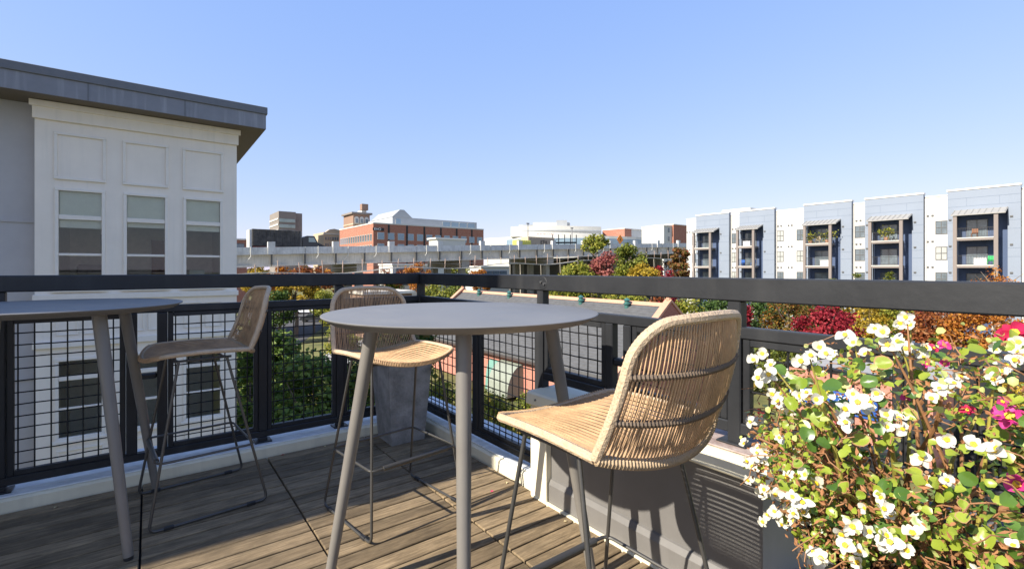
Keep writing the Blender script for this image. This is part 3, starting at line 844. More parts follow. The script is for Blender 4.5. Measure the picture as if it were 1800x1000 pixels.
# ------------------------------------------------------------------ city behind the viaduct
def face_windows(root, face, fixed, u0, u1, z0, rows, cols, w, h, pitch_z, mp, frame=None, skip=None):
    """rows x cols window boxes set in one face; face 'y' = plane y=fixed (faces -y), 'x' = plane x=fixed (faces -x)"""
    f = MB(); pn = MB(); t = 0.12
    if face == 'y':
        f.box(-w / 2, w / 2, -0.12, 0.06, 0, h); pn.box(-w / 2 + t, w / 2 - t, -0.16, -0.121, t, h - t)
    else:
        f.box(-0.12, 0.06, -w / 2, w / 2, 0, h); pn.box(-0.16, -0.121, -w / 2 + t, w / 2 - t, t, h - t)
    fm, pm = f.mesh('window', frame or M_offwhite), pn.mesh('pane', mp)
    org = wpos(root)
    for r_ in range(rows):
        for c_ in range(cols):
            if skip and skip(r_, c_): continue
            u = u0 + (u1 - u0) * (c_ + 0.5) / cols
            z = z0 + r_ * pitch_z
            loc = (u - org[0], fixed - org[1], z - org[2]) if face == 'y' else (fixed - org[0], u - org[1], z - org[2])
            wo = link('window', fm, root, loc); link('pane', pm, wo)

# large brick office with the white top storey
bx0, by0 = 75.0, 195.0
bx1 = onY(850, by0); zt = zat(393, bx0, by0)
oy1 = onX(597, bx0)
of = thing('brick_office', 'large brick office block with square windows and a white set back top storey', 'building', (bx0, by0, GZ))
MB().box(bx0, bx1, by0, oy1, GZ, zt).build('wall', M_citybrick, of)
MB().box(bx0 - .15, bx1 + .1, by0 - .15, oy1, zt + .001, zt + 0.5).build('coping', M_offwhite, of)
face_windows(of, 'y', by0, bx0 + 1, bx1, zt - 6.6, 1, 12, 3.0, 3.0, 4, M_blueglass)
face_windows(of, 'y', by0, bx0 + 1, bx1, zt - 11.3, 1, 12, 3.0, 3.0, 4, M_blueglass)
face_windows(of, 'x', bx0, by0 + 1, oy1 - 1, zt - 7.2, 1, 14, 2.2, 3.0, 4, M_pane)
face_windows(of, 'x', bx0, by0 + 1, oy1 - 1, zt - 11.8, 1, 14, 2.2, 3.0, 4, M_pane)
for i in range(7):
    xx = bx0 + 6.4 + i * 8.4
    if xx < bx1: MB().box(xx, xx + 0.8, by0 - 0.12, by0 - 0.001, GZ, zt - .1).build('downpipe', M_black, of)
sx0 = onY(690, by0 + 7); sx1 = onY(838, by0 + 7)
zt2 = zat(381, sx0, by0 + 7)
MB().box(sx0, sx1, by0 + 7, oy1 - 8, zt, zt2).build('top_storey', M_metalgrey, of)
m = MB(); m.prism([(sx0 - 0.2, zt2 + .01), (sx0 + 3.5, zat(369, sx0 + 5, by0 + 7)), (sx0 + 5.5, zat(369, sx0 + 5, by0 + 7)), (sx0 + 9.5, zt2 + 0.01)], by0 + 6.9, oy1 - 12, 'y'); m.build('curved_roof', M_metalgrey, of)
face_windows(of, 'y', by0 + 7, sx0 + 25, sx1 - 1, zt + 1.2, 1, 4, 4.2, 2.4, 4, M_blueglass)
face_windows(of, 'y', by0 + 7, sx0 + 0.5, sx0 + 5, zt + 1.0, 1, 1, 2.6, 2.6, 4, M_blueglass)
MB().box(bx0 - .3, bx0 + 4.6, by0 - 0.3, by0 - 0.13, zt - 2.9, zt - 1.7).build('sign_board', M_black, of)
tm = text_mesh('sign_lettering', 'EHO', 1.5, M_whitesign, 0.02)
link('sign_lettering', tm, of, (0.2, -0.36, zt - GZ - 2.75), (PI / 2, 0, 0))
# annex with low white roofs at the foot of the office
an = thing('white_annex', 'low white flat roofed annex in front of the brick office', 'building', (onY(800, 150), 150, GZ))
m = MB(); m.box(onY(768, 150), onY(818, 150), 150, 156, GZ, zat(421, onY(790, 150), 150)); m.build('wall', M_offwhite, an)
m = MB(); m.box(onY(765, 150), onY(820, 150), 149.7, 156.3, zat(421, onY(790, 150), 150) + .002, zat(421, onY(790, 150), 150) + 0.5); m.build('coping', M_trim, an)

# dark tower
ty = 250.0
tx0, tx1, tx2 = onY(490, ty), onY(520, ty), onY(533, ty)
tz = zat(371, tx0, ty); tye = onX(474, tx0)
tw = thing('concrete_tower', 'brown concrete office tower with pale window bands above the viaduct', 'building', (tx0, ty, GZ))
MB().box(tx0, tx1, ty, tye, GZ, tz).build('wall', M_towerdark, tw)
MB().box(tx1 + .01, tx2, ty + 2, tye - 1, GZ, zat(374, tx1, ty)).build('stair_block', M_towerdark, tw)
for i in range(7):
    z = tz - 5.2 - i * 2.7
    MB().box(tx0 + 0.3, tx1 - 0.3, ty - 0.2, ty - 0.01, z, z + 1.6).build('window_band', M_greenglass, tw)
    MB().box(tx0 - 0.25, tx0 - 0.01, ty + 0.4, tye - 0.2, z + 1.2, z + 2.0).build('pale_band', M_towerlight, tw)
# beige hotel
hy = 260.0
hx0, hx1 = onY(569, hy), onY(597, hy)
ho = thing('beige_hotel', 'small beige stone building with rounded gable between tower and brick office', 'building', (hx0, hy, GZ))
hz = zat(408, hx0, hy)
MB().box(hx0, hx1, hy, hy + 20, GZ, hz).build('wall', M_tan, ho)
m = MB(); m.prism([(hx0 + 1, hz + .01), (hx0 + 3, hz + 1.5), (hx0 + 5.5, hz + 2), (hx0 + 8, hz + 1.5), (hx0 + 10, hz + .01)], hy, hy + 3, 'y'); m.build('gable', M_tan, ho)
MB().box(hx0 - .3, hx1 + .3, hy - .3, hy - .01, hz - 1.2, hz - 0.7).build('cornice', M_towerlight, ho)
face_windows(ho, 'y', hy, hx0 + .5, hx1 - .5, hz - 4.2, 1, 6, 1.0, 1.8, 3.4, M_pane, M_tan)
face_windows(ho, 'y', hy, hx0 + .5, hx1 - .5, hz - 7.6, 1, 6, 1.0, 1.8, 3.4, M_pane, M_tan)
# old brick tower block
qy = 235.0
qx0, qx1 = onY(621, qy), onY(650, qy)
qe = onX(604, qx0); qz = zat(376, qx0, qy)
qb = thing('old_brick_block', 'old brown brick block with heavy cornice and arched windows', 'building', (qx0, qy, GZ))
MB().box(qx0, qx1, qy, qe, GZ, qz).build('wall', M_brownbrick, qb)
MB().box(qx0 - 1, qx1 + 1, qy - 1, qe + .5, qz + .01, qz + 0.9).build('cornice', M_towerdark, qb)
MB().box(qx0 - .2, qx1 + .2, qy - .2, qe, qz - 5.2, qz - 4.6).build('belt_course', M_tan, qb)
m = MB(); m.box(qx0 + 5, qx1 - 1, qy + 2, qy + 8, qz + .91, qz + 2.4); m.build('penthouse', M_offwhite, qb)
m = MB(); m.box(qx1 - 3.6, qx1 - 0.4, qy + 1, qy + 4, qz + 2.41, qz + 5.5); m.build('chimney', M_brownbrick, qb)
for i in range(3):
    u = qx0 + (qx1 - qx0) * (0.2 + 0.3 * i)
    m = MB()
    pts = [(u + 1.05 * math.cos(t), qz - 2.2 + 1.05 * math.sin(t)) for t in np.linspace(0, PI, 9)] + [(u - 1.05, qz - 4.5), (u + 1.05, qz - 4.5)]
    m.prism(pts, qy - 0.2, qy - 0.01, 'y'); wo = m.build('window', M_towerlight, qb)
    m = MB(); m.box(u - .6, u + .6, qy - 0.28, qy - 0.201, qz - 4.3, qz - 2.3); m.build('pane', M_pane, wo)
face_windows(qb, 'y', qy, qx0, qx1, qz - 8.6, 1, 3, 1.6, 2.4, 4, M_pane)

# arena: stacked low curved drums
arx, ary, _ = W(985, 330)
ar = thing('arena', 'wide white arena with stepped curved roof tiers and a blue glass band', 'building', (arx, ary, GZ))
def arc_block(pxl, pxr, Y, pt, z0, bulge, thick, m_, name, ztop=None):
    n = 20
    front = []
    for i in range(n + 1):
        t = i / n
        px = pxl + (pxr - pxl) * t
        yy = Y + bulge * ((2 * t - 1) ** 2)
        front.append(W(px, yy)[:2])
    back = [W(pxl + (pxr - pxl) * t, Y + bulge + thick)[:2] for t in (1, 0)]
    zt_ = H - (pt - 473) / F * Y if ztop is None else ztop
    mm = MB(); mm.prism(front + back, z0, zt_); return mm.build(name, m_, ar), zt_
a1, z1 = arc_block(852, 1165, 300, 414, GZ, 30, 40, M_offwhite, 'lower_tier')
arc_block(855, 1163, 299.3, 433, zat(433, *W(985, 300)[:2]), 30, 2, M_blueglass, 'glass_band', H + (473 - 418.5) / F * 300)
arc_block(852.5, 1164.5, 299.1, 436, GZ, 30, 2, M_offwhite, 'lower_wall', H + (473 - 430) / F * 300)
a2, z2 = arc_block(898, 1057, 306, 397, z1 + .01, 7, 30, M_offwhite, 'upper_tier')
arc_block(902, 1057, 305.5, 405, z1 + (z2 - z1) * .5, 7, 1, M_metalgrey, 'grey_band', z1 + (z2 - z1) * .62)  # thin grey band halfway up the upper tier
arc_block(937, 1002, 315, 391, z2 + .01, 0, 22, M_offwhite, 'roof_box')
arc_block(978, 997, 313, 387, z2 + .02, 0, 6, M_metalgrey, 'roof_plant')
arc_block(912, 940, 316, 395, z2 + .02, 1, 6, M_metalgrey, 'roof_plant')
sgx, sgy, sgz = W(944, 298.0, 413)
tm = text_mesh('sign_lettering', 'BON SECOURS', 2.6, mat('pink_orange_lettering', (0.70, 0.07, 0.07), 0.6), 0.05)
link('sign_lettering', tm, ar, (sgx - arx, sgy - ary, sgz - GZ), (PI / 2, 0, -YAW), 0.60)
sgx, sgy, sgz = W(972, 298.0, 413)
tm = text_mesh('sign_lettering', 'WELLNESS ARENA', 1.5, mat('grey_lettering', (0.35, 0.35, 0.36), 0.6), 0.05)
link('sign_lettering', tm, ar, (sgx - arx, sgy - ary, sgz - GZ), (PI / 2, 0, -YAW), 0.62)

# mid-size background blocks
def simple_block(name, label, pxl, pxr, b, pt, d, m_, cat='building', win=None, left_px=None, coping=True):
    x0, x1 = onY(pxl, b), onY(pxr, b)
    z = zat(pt, x0, b)
    t_ = thing(name, label, cat, (x0, b, GZ))
    MB().box(x0, x1, b, b + d, GZ, z).build('wall', m_, t_)
    if coping: MB().box(x0 - .3, x1 + .3, b - .3, b + d, z + .002, z + 0.4).build('coping', M_trim, t_)
    if win:
        rows, cols, w, h, pz = win
        face_windows(t_, 'y', b, x0 + 1, x1 - 1, z - 1 - h, rows, cols, w, h, -pz, M_pane, M_winframe)
    return t_, x0, x1, z
simple_block('grey_block', 'grey block with rows of dark windows right of the arena', 1131, 1166, 215, 404, 25, M_towerlight, win=(3, 6, 1.8, 2.2, 4))
simple_block('cream_block', 'plain cream block attached left of the grey windowed block', 1110, 1131, 214, 403, 20, M_offwhite)
simple_block('brick_block', 'small orange brick block right behind the arena', 1098, 1110, 213, 402, 20, M_citybrick)
bb, x0, x1, z = simple_block('cream_block', 'tall cream block next to the brick end wall, left of the apartments', 1167, 1184, 150, 397, 14, M_offwhite, win=(3, 1, 1.4, 2.2, 4.5))
simple_block('brick_block', 'tall orange brick block beside the white apartments', 1184, 1212, 149, 395, 16, M_citybrick)
simple_block('white_shed', 'low white building under the viaduct on the left of the pink tree', 846, 896, 110, 470, 12, M_offwhite, win=(1, 3, 2.4, 1.5, 3))
simple_block('white_shed', 'low white building with dark windows behind the viaduct piers', 690, 765, 128, 466, 10, M_offwhite, win=(2, 7, 1.6, 1.4, 3.4))
simple_block('red_brick_house', 'small red brick building at the left end of the viaduct beside the white bay', 400, 434, 150, 421, 12, M_citybrick, win=(1, 4, 1.4, 1.6, 3))
simple_block('low_brick_shed', 'low purple brown shed with white roof edge behind the corner stool', 640, 724, 66, 518, 6, M_brownbrick)

# things on the viaduct -------------------------------------------------
def vroad(x): return vz(x) - 1.05
cx0, cx1 = onY(921, VY + 10), onY(967, VY + 10)
bh = thing('beige_container', 'beige site container with dark lettering on the viaduct', 'container', (cx0, VY + 9, vroad(cx0)))
zc = zat(416, cx0, VY + 9)
m = MB(); m.box(cx0, cx1, VY + 8.5, VY + 11, vroad(cx1) + .02, zc); m.build('body', M_tan, bh)
m = MB()
for i in range(16):
    xx = cx0 + (cx1 - cx0) * (i + .5) / 16; m.box(xx - .08, xx + .08, VY + 8.46, VY + 8.499, vroad(cx1) + .1, zc - .1)
m.build('side_ribs', M_tan, bh)
tm = text_mesh('lettering', 'ETH', 1.1, M_black, 0.02)
link('lettering', tm, bh, ((cx1 - cx0) * .45, -0.56, zc - 1.5 - vroad(cx0)), (PI / 2, 0, 0))
yc0, yc1 = onY(903, VY + 7), onY(926, VY + 7)
yc = thing('yellow_container', 'yellow tank box standing left of the beige container on the viaduct', 'container', (yc0, VY + 6, vroad(yc0)))
zc = zat(422, yc0, VY + 6)
m = MB(); m.box(yc0, yc1, VY + 5.5, VY + 7.5, vroad(yc1) + .02, zc, c=0.06); m.build('body', M_yellow, yc)
m = MB()
for i in range(6):
    xx = yc0 + (yc1 - yc0) * (i + .5) / 6; m.box(xx - .06, xx + .06, VY + 5.46, VY + 5.499, vroad(yc1) + .1, zc - .1)
m.build('side_ribs', M_yellow, yc)
# dump trailer truck
tx0, tx1, tx2 = onY(441, VY + 5), onY(526, VY + 5), onY(572, VY + 5)
tr = thing('dump_truck', 'black long trailer truck parked on the viaduct below the concrete tower', 'truck', (tx0, VY + 5, vroad(tx0)))
zr0 = vroad(tx1); ztop = zat(404, (tx0 + tx1) / 2, VY + 4)
m = MB(); m.box(tx0, tx1, VY + 4, VY + 6.6, zr0 + 1.15, ztop, c=0.05); m.build('trailer_body', M_truckbox, tr)
m = MB()
for i in range(12):
    xx = tx0 + (tx1 - tx0) * (i + .5) / 12; m.box(xx - .05, xx + .05, VY + 3.93, VY + 3.999, zr0 + 1.25, ztop - .05)
m.build('side_ribs', M_truckbox, tr)
m = MB(); m.box(tx0 - .35, tx0 - 0.005, VY + 4.1, VY + 6.5, zr0 + 0.9, ztop - 0.1, c=.03); m.build('tailgate', M_offwhite, tr)
m = MB(); m.box(tx0 + .2, tx2 - .5, VY + 4.5, VY + 6.1, zr0 + 0.8, zr0 + 1.14); m.build('chassis', M_red, tr)
cz = zat(414, tx1, VY + 4)
m = MB(); m.prism([(tx1 + .3, zr0 + 1.2), (tx1 + .3, cz - .25), (tx1 + .9, cz), (tx1 + 2.0, cz), (tx1 + 2.5, cz - 1.0), (tx2 - .3, cz - 1.5), (tx2, cz - 2.0), (tx2, zr0 + .7), (tx1 + .3, zr0 + .7)], VY + 4.1, VY + 6.5, 'y'); cabo = m.build('cab', M_carblack, tr)
m = MB(); m.prism([(tx1 + 1.15, cz - .95), (tx1 + 1.15, cz - .25), (tx1 + 1.95, cz - .25), (tx1 + 2.25, cz - .95)], VY + 4.06, VY + 4.098, 'y'); m.build('side_window', M_greenglass, cabo)
m = MB(); m.cyl((tx1 + .1, VY + 4.4, zr0 + 1), (tx1 + .1, VY + 4.4, cz + .7), .09); m.build('exhaust_stack', M_bolt, tr)
for xx in (tx0 + 1, tx0 + 2.2, tx1 - .6, tx1 + .6, tx2 - 1.0):
    m = MB(); m.cyl((xx, VY + 4.05, zr0 + .52), (xx, VY + 4.4, zr0 + .52), .5, n=16); m.cyl((xx, VY + 6.2, zr0 + .52), (xx, VY + 6.5, zr0 + .52), .5, n=16); m.build('wheel', M_tyre, tr)
# warning signs, lamp poles, cones of the road works
def road_sign(px, py, b, label, r=0.85):
    x = onY(px, b); z = zat(py, x, b)
    t_ = thing('road_sign', label, 'road sign', (x, b, vroad(x)))
    m = MB(); m.prism([(x - r, z), (x, z - r), (x + r, z), (x, z + r)], b - .03, b + .03, 'y'); bo = m.build('sign_board', M_orange, t_)
    m = MB(); m.prism([(x - .12, z - .3), (x + .12, z - .3), (x + .22, z + .12), (x + .02, z + .3), (x - .05, z)], b - .05, b - .031, 'y'); m.build('sign_symbol', M_black, bo)
    m = MB(); m.cyl((x, b + .08, vroad(x)), (x, b + .08, z), .06); m.build('sign_post', M_pole, t_)
road_sign(1090, 421, VY + 0.9, 'bright orange diamond roadworks sign on the viaduct above the green tree', 1.15)
road_sign(1035, 426.5, VY + 0.9, 'orange diamond roadworks sign half hidden by the yellow green tree', 0.8)
for px, top in ((928, 394), (1005.5, 402)):
    x = onY(px, VY + 13); zt_ = zat(top, x, VY + 13)
    t_ = thing('lamp_pole', 'thin grey lamp pole on the viaduct ' + ('left of the arena roof box' if px < 950 else 'in front of the right arena tier'), 'lamp pole', (x, VY + 13, vroad(x)))
    m = MB(); m.cyl((x, VY + 13, vroad(x)), (x, VY + 13, zt_), .14, .09, 8); m.build('pole', M_pole, t_)
    m = MB(); m.box(x - .45, x + .3, VY + 12.8, VY + 13.2, zt_ + .001, zt_ + .25); m.build('lamp_head', M_pole, t_)
# parapet posts with boxes between container and signs: a row of short fence posts
fx = thing('construction_fence', 'dark post and rail fence on the viaduct right of the beige container', 'fence', (onY(1000, VY + 9), VY + 9, 5))
m = MB(); x0_, x1_ = onY(972, VY + 9), onY(1014, VY + 9)
along(m, x0_, x1_, VY + 9, VY + 9.1, -0.9, -0.5); m.build('rail', M_black, fx)
for i in range(5):
    xx = x0_ + (x1_ - x0_) * i / 4; m = MB(); m.box(xx - .08, xx + .08, VY + 9.11, VY + 9.25, vroad(xx), vz(xx) + 2.6); m.build('post', M_black, fx)

# ------------------------------------------------------------------ slate roofed brick building below the terrace
sb = thing('brick_hall', 'red brick hall with grey slate gable roof and terracotta ridge below the terrace', 'building', (27.6, 32, GZ))
EX, RXX, FX = 21.8, 27.6, 33.4
EZ, RZ = -5.31, -1.24
YA, YB = 18.9, 45.5
m = MB(); m.box(EX + 0.4, FX - 0.4, YA + 0.35, YB - 0.35, GZ, EZ - .02); m.build('wall', M_brick2, sb)
for (ya, yb) in ((YA, YA + 0.35), (YB - 0.35, YB)):
    m = MB(); m.prism([(EX, EZ - 0.3), (RXX, RZ + 0.25), (FX, EZ - 0.3), (FX, GZ), (EX, GZ)], ya, yb, 'y'); m.build('gable_wall', M_brick, sb)
    for sgn, xe in ((-1, EX), (1, FX)):
        m = MB(); m.prism([(RXX, RZ + 0.42), (RXX, RZ + 0.25), (xe, EZ - 0.3), (xe + sgn * .15, EZ - 0.3), (xe + sgn * .15, EZ - .1)], ya - 0.08, yb + 0.08, 'y'); m.build('gable_coping', M_copper, sb)
for xe in (EX, FX):
    m = MB(); m.prism([(RXX, RZ), (xe, EZ), (xe, EZ - 0.14), (RXX, RZ - 0.14)], YA + 0.44, YB - 0.44, 'y'); rf = m.build('roof', M_slate, sb)
    # slate courses: thin stepped strips
    n = 26
    sg = -1 if xe < RXX else 1
    m = MB()
    for i in range(n):
        t0, t1 = i / n, (i + 1) / n
        xa, za = RXX + (xe - RXX) * t0, RZ + (EZ - RZ) * t0
        xb, zb = RXX + (xe - RXX) * t1, RZ + (EZ - RZ) * t1
        m.prism([(xa, za + 0.004), (xb, zb + 0.035), (xb, zb + 0.005)], YA + 0.45, YB - 0.45, 'y')
    if sg < 0: stuff(m.build('slate_courses', M_slate, rf))
m = MB(); m.prism([(RXX - 0.22, RZ - 0.08), (RXX, RZ + 0.16), (RXX + 0.22, RZ - 0.08)], YA + 0.44, YB - 0.44, 'y'); m.build('ridge_tiles', M_copper, sb)
m = MB(); m.box(EX - 0.12, EX + 0.05, YA + 0.36, YB - 0.36, EZ - 0.3, EZ - 0.141); m.build('gutter', mat('dark_gutter', (0.06, 0.045, 0.04), 0.6), sb)
for px in (842, 895, 1021, 1102):
    yv = onX(px, RXX - 0.4)
    m = MB(); c_ = (RXX - 0.4, yv); zb = RZ - .3
    m.lathe([(0.18, zb - .25), (0.18, zb + .2), (0.27, zb + .22), (0.27, zb + .29), (0.19, zb + .33), (0.19, zb + .48), (0.26, zb + .51), (0.10, zb + .64), (0.02, zb + .68)], 12, c_); m.build('roof_vent', M_teal, sb, smooth=True)
for yv in (YA + .17, YB - .17):
    m = MB(); m.lathe([(0.16, RZ + .35), (0.16, RZ + .55), (0.24, RZ + .7), (0.1, RZ + .95), (0.02, RZ + 1.0)], 8, (RXX, yv)); m.build('finial', M_copper, sb)
# doorway with two quarter-round awnings on the near eave wall
def dome_awning(y0, y1, zt_, ht, proj, m_):
    mm = MB()
    prof = [(EX + 0.39 - proj * math.sin(t), zt_ - ht + ht * math.cos(t)) for t in np.linspace(0, PI / 2, 9)] + [(EX + 0.39, zt_ - ht)]
    mm.prism(prof, y0, y1, 'y'); mm.build('door_awning', m_, sb)
ya1, ya2, ya3 = onX(898, EX), onX(876, EX), onX(855, EX)
zt_ = zat(632, EX, ya2)
dome_awning(ya1 - 1.0, ya2 - .05, zt_, 2.3, 1.5, M_awn2)
dome_awning(ya2 + .05, ya3, zt_ - .25, 2.3, 0.5, M_awn1)
m = MB(); m.box(EX + 0.33, EX + 0.398, ya1 - .7, ya1 + .9, GZ, GZ + 2.2); m.build('door', M_black, sb)
pc = thing('plastic_chair', 'white plastic chair standing in the courtyard by the brick hall', 'chair', (*W(918, 28)[:2], GZ), 0.4)
m = MB(); m.box(-.27, .27, -.27, .27, .42, .47, c=.02); m.build('seat', M_plastic, pc, local=True)
m = MB(); m.box(-.27, .27, .24, .29, .47, 1.0, c=.02); m.build('backrest', M_plastic, pc, local=True)
for a in (-.24, .24):
    for b in (-.24, .24): m = MB(); m.cyl((a, b, 0), (a * .95, b * .95, .42), .03); m.build('leg', M_plastic, pc, local=True)

# low brick building with the blue sign, seen through the flowers
sx, sy, _ = W(1385, 27.5)
ex, ey, _ = W(1640, 22.0)
d = Vector((ex - sx, ey - sy, 0)); Ls = d.length; ang = math.atan2(d.y, d.x)
bs = thing('brick_shop', 'low flat roofed brick shop with black coping and a blue sign, behind the white flowers', 'shop', (sx, sy, GZ), ang)
topz = (H - (642 - 473) / F * 27.5) - GZ
m = MB(); m.box(0, Ls, 0, 9, 0, topz); m.build('wall', M_brick2, bs, local=True)
m = MB(); m.box(-.12, Ls + .1, -.12, 0.3, topz + .001, topz + 0.22, c=.02); m.box(-.12, .25, .3, 9, topz + .001, topz + .22, c=.02); m.build('coping', M_black, bs, local=True)
m = MB(); m.box(0.3, Ls, 0.31, 8.9, topz + .002, topz + .05); m.build('roof', mat('roof_gravel', (0.30, 0.29, 0.27), 0.95, var=.2, scale=3), bs, local=True)
m = MB(); m.box(0.1, 4.4, -0.09, -0.005, topz - 2.05, topz - 0.95, c=.02); m.build('sign_board', M_bluesign, bs, local=True)
tz = topz - 1.35
m = MB(); m.lathe([(.44, 0), (.44, .03)], 24)
m.v = [(.62 + x, -.095 - z, topz - 1.5 + y_) for x, y_, z in m.v]; m.build('sign_emblem', M_whitesign, bs, local=True)
link('sign_lettering', text_mesh('sign_lettering', 'W', .62, M_whitesign, .01), bs, (1.15, -.10, topz - 1.62), (PI / 2, 0, 0))
link('sign_lettering', text_mesh('sign_lettering', 'SOCI', .50, M_whitesign, .01), bs, (2.62, -.10, topz - 1.45), (PI / 2, 0, 0))
link('sign_lettering', text_mesh('sign_lettering', 'TE', .42, M_whitesign, .01), bs, (3.15, -.10, topz - 1.93), (PI / 2, 0, 0))

# ================================================================== PLANTS
def quads_mesh(name, centers, size, rng, m, up=0.3, elong=1.5, out_c=None):
    """many small leaf quads as one mesh, with a random value per leaf"""
    n = len(centers)
    nrm = rng.normal(size=(n, 3))
    if out_c is not None:
        o = centers - out_c; o /= (np.linalg.norm(o, axis=1, keepdims=True) + 1e-6)
        nrm = nrm * 0.75 + o * 0.7
    nrm[:, 2] += up
    nrm /= np.linalg.norm(nrm, axis=1, keepdims=True)
    t = rng.normal(size=(n, 3)); t -= nrm * (t * nrm).sum(1, keepdims=True); t /= np.linalg.norm(t, axis=1, keepdims=True)
    b = np.cross(nrm, t)
    s = size * rng.uniform(0.6, 1.3, size=(n, 1))
    fold = nrm * s * 0.25
    P = np.stack([centers - t * s * elong / 2, centers - b * s / 2 + fold, centers + t * s * elong / 2, centers + b * s / 2 + fold], 1).reshape(-1, 3)
    me = bpy.data.meshes.new(name)
    me.vertices.add(4 * n); me.vertices.foreach_set('co', P.astype(np.float32).ravel())
    me.loops.add(4 * n); me.loops.foreach_set('vertex_index', np.arange(4 * n, dtype=np.int32))
    me.polygons.add(n); me.polygons.foreach_set('loop_start', np.arange(0, 4 * n, 4, dtype=np.int32))
    try: me.polygons.foreach_set('loop_total', np.full(n, 4, dtype=np.int32))
    except Exception: pass
    me.update(calc_edges=True)
    at = me.attributes.new('leafrand', 'FLOAT', 'FACE')
    at.data.foreach_set('value', rng.uniform(0, 1, n).astype(np.float32))
    me.materials.append(m)
    return me
def crown_points(rng, n, rad, clumps, clump_r, flat=0.0):
    rad = np.array(rad)
    c = rng.normal(size=(clumps, 3)); c /= np.linalg.norm(c, axis=1, keepdims=True)
    c *= (rng.uniform(0.35, 1.0, size=(clumps, 1)) ** 0.5) * rng.uniform(0.8, 1.12, size=(clumps, 1))
    c *= rad
    idx = rng.integers(0, clumps, n)
    d = rng.normal(size=(n, 3)); d /= np.linalg.norm(d, axis=1, keepdims=True)
    d *= (rng.uniform(0, 1, size=(n, 1)) ** 0.45) * clump_r
    return c[idx] + d * np.array([1, 1, 0.75])
PAL = {
 'green': [(0.03, 0.06, 0.014), (0.06, 0.11, 0.024), (0.11, 0.16, 0.035)],
  'shade': [(0.07, 0.13, 0.03), (0.14, 0.22, 0.045), (0.24, 0.29, 0.06)],  # green lifted in the leaf colour to brighten trees standing in shade
 'olive': [(0.085, 0.12, 0.02), (0.17, 0.20, 0.035), (0.30, 0.30, 0.05)],
 'yellowgreen': [(0.10, 0.13, 0.02), (0.22, 0.24, 0.03), (0.38, 0.34, 0.05)],
 'yellow': [(0.22, 0.17, 0.02), (0.42, 0.29, 0.03), (0.55, 0.38, 0.05)],
 'orange': [(0.22, 0.07, 0.015), (0.42, 0.15, 0.025), (0.52, 0.25, 0.04)],
 'rust': [(0.12, 0.035, 0.015), (0.26, 0.075, 0.025), (0.36, 0.14, 0.035)],
 'crimson': [(0.12, 0.008, 0.014), (0.28, 0.018, 0.03), (0.42, 0.05, 0.06)],
 'pink': [(0.18, 0.05, 0.045), (0.34, 0.10, 0.09), (0.42, 0.16, 0.12)],
 'mix': [(0.20, 0.05, 0.02), (0.10, 0.12, 0.025), (0.40, 0.17, 0.03)],
 'redgreen': [(0.22, 0.05, 0.03), (0.12, 0.13, 0.03), (0.30, 0.10, 0.04)],
}
tree_n = 0
def tree(label, kind, px, Y, ptop, pw, pbot=None, n=2600, leaf=0.2, group=None, clumps=26, name='autumn_tree', gz=GZ, cr=0.33, bare=False, cat='tree', up=0.3):
    """crown outline measured in the photograph, put at its real distance"""
    global tree_n
    tree_n += 1
    rng = np.random.default_rng(100 + tree_n)
    x, y_, _ = W(px, Y)
    zt_ = H - (ptop - 473) / F * Y
    w = pw / F * Y / 2
    zb = (H - (pbot - 473) / F * Y) if pbot else max(gz + 0.8, zt_ - 2.6 * w)
    hz_ = (zt_ - zb) / 2; zc = (zt_ + zb) / 2
    t_ = thing(name, label, cat, (x, y_, gz), 0, group)
    pts = crown_points(rng, n, (w * 0.86, w * 0.86, hz_ * 0.88), clumps, cr * min(w, hz_) + 0.15)
    me = quads_mesh('crown', pts, leaf, rng, leaf_mat('leaves_' + kind, PAL[kind]), up=up, out_c=np.zeros(3))
    link('crown', me, t_, (0, 0, zc - gz))
    m = MB(); r0 = 0.05 + 0.04 * w
    top = zc - gz + hz_ * 0.35
    m.tube([(0, 0, 0), (.05 * w, .03 * w, top * .4), (-.03 * w, .04 * w, top * .75), (0, 0, top)], 0, 7, radii=[r0 * 1.6, r0 * 1.1, r0 * .8, r0 * .25])
    for i in range(7 if not bare else 14):
        a = i * 2.4 + tree_n; h0 = (zb - gz) + (top - (zb - gz)) * (i / (7 if not bare else 14)) * .8
        h0 = max(h0, 0.4)
        e = Vector((math.cos(a) * w * .75, math.sin(a) * w * .75, h0 + hz_ * .7))
        m.tube([(0, 0, h0), (e.x * .5, e.y * .5, h0 + hz_ * .3), tuple(e)], 0, 5, radii=[r0 * .5, r0 * .3, r0 * .1])
    m.build('trunk', M_bark, t_, smooth=True, local=True)
    return t_
# trees in front of the viaduct
tree('tall sparse yellow green tree rising in front of the viaduct', 'yellowgreen', 1044, 62, 412, 62, 452, n=1100, leaf=0.26, clumps=18, cr=.35, bare=True)
tree('pinkish red conical tree before the dark viaduct span', 'pink', 1062, 56, 437, 52, 500, n=2200, leaf=0.2, bare=True)
tree('round dark green tree right of the pinkish conical tree', 'olive', 1106, 60, 431, 62, 492, n=2600, leaf=0.26, name='green_tree')
tree('golden yellow bushy tree below the round green tree', 'yellow', 1133, 52, 462, 66, 520, n=2600, leaf=0.2)
tree('yellow green bushy tree left of the pink conical tree', 'yellowgreen', 1014, 55, 460, 70, 530, n=2600, leaf=0.22)
tree('small yellow green tree between pink conical and golden trees', 'yellowgreen', 1092, 54, 468, 40, 520, n=1600, leaf=0.2)
tree('small crimson tree left of the tall red and green tree', 'crimson', 1164, 55, 467, 36, 520, n=1600, leaf=0.2)
tree('tall red topped green tree against the apartment wall', 'redgreen', 1196, 66, 424, 36, 530, n=2600, leaf=0.26)
tree('rust coloured tree between golden and crimson trees', 'rust', 1146, 57, 472, 36, 520, n=1200, leaf=0.2)
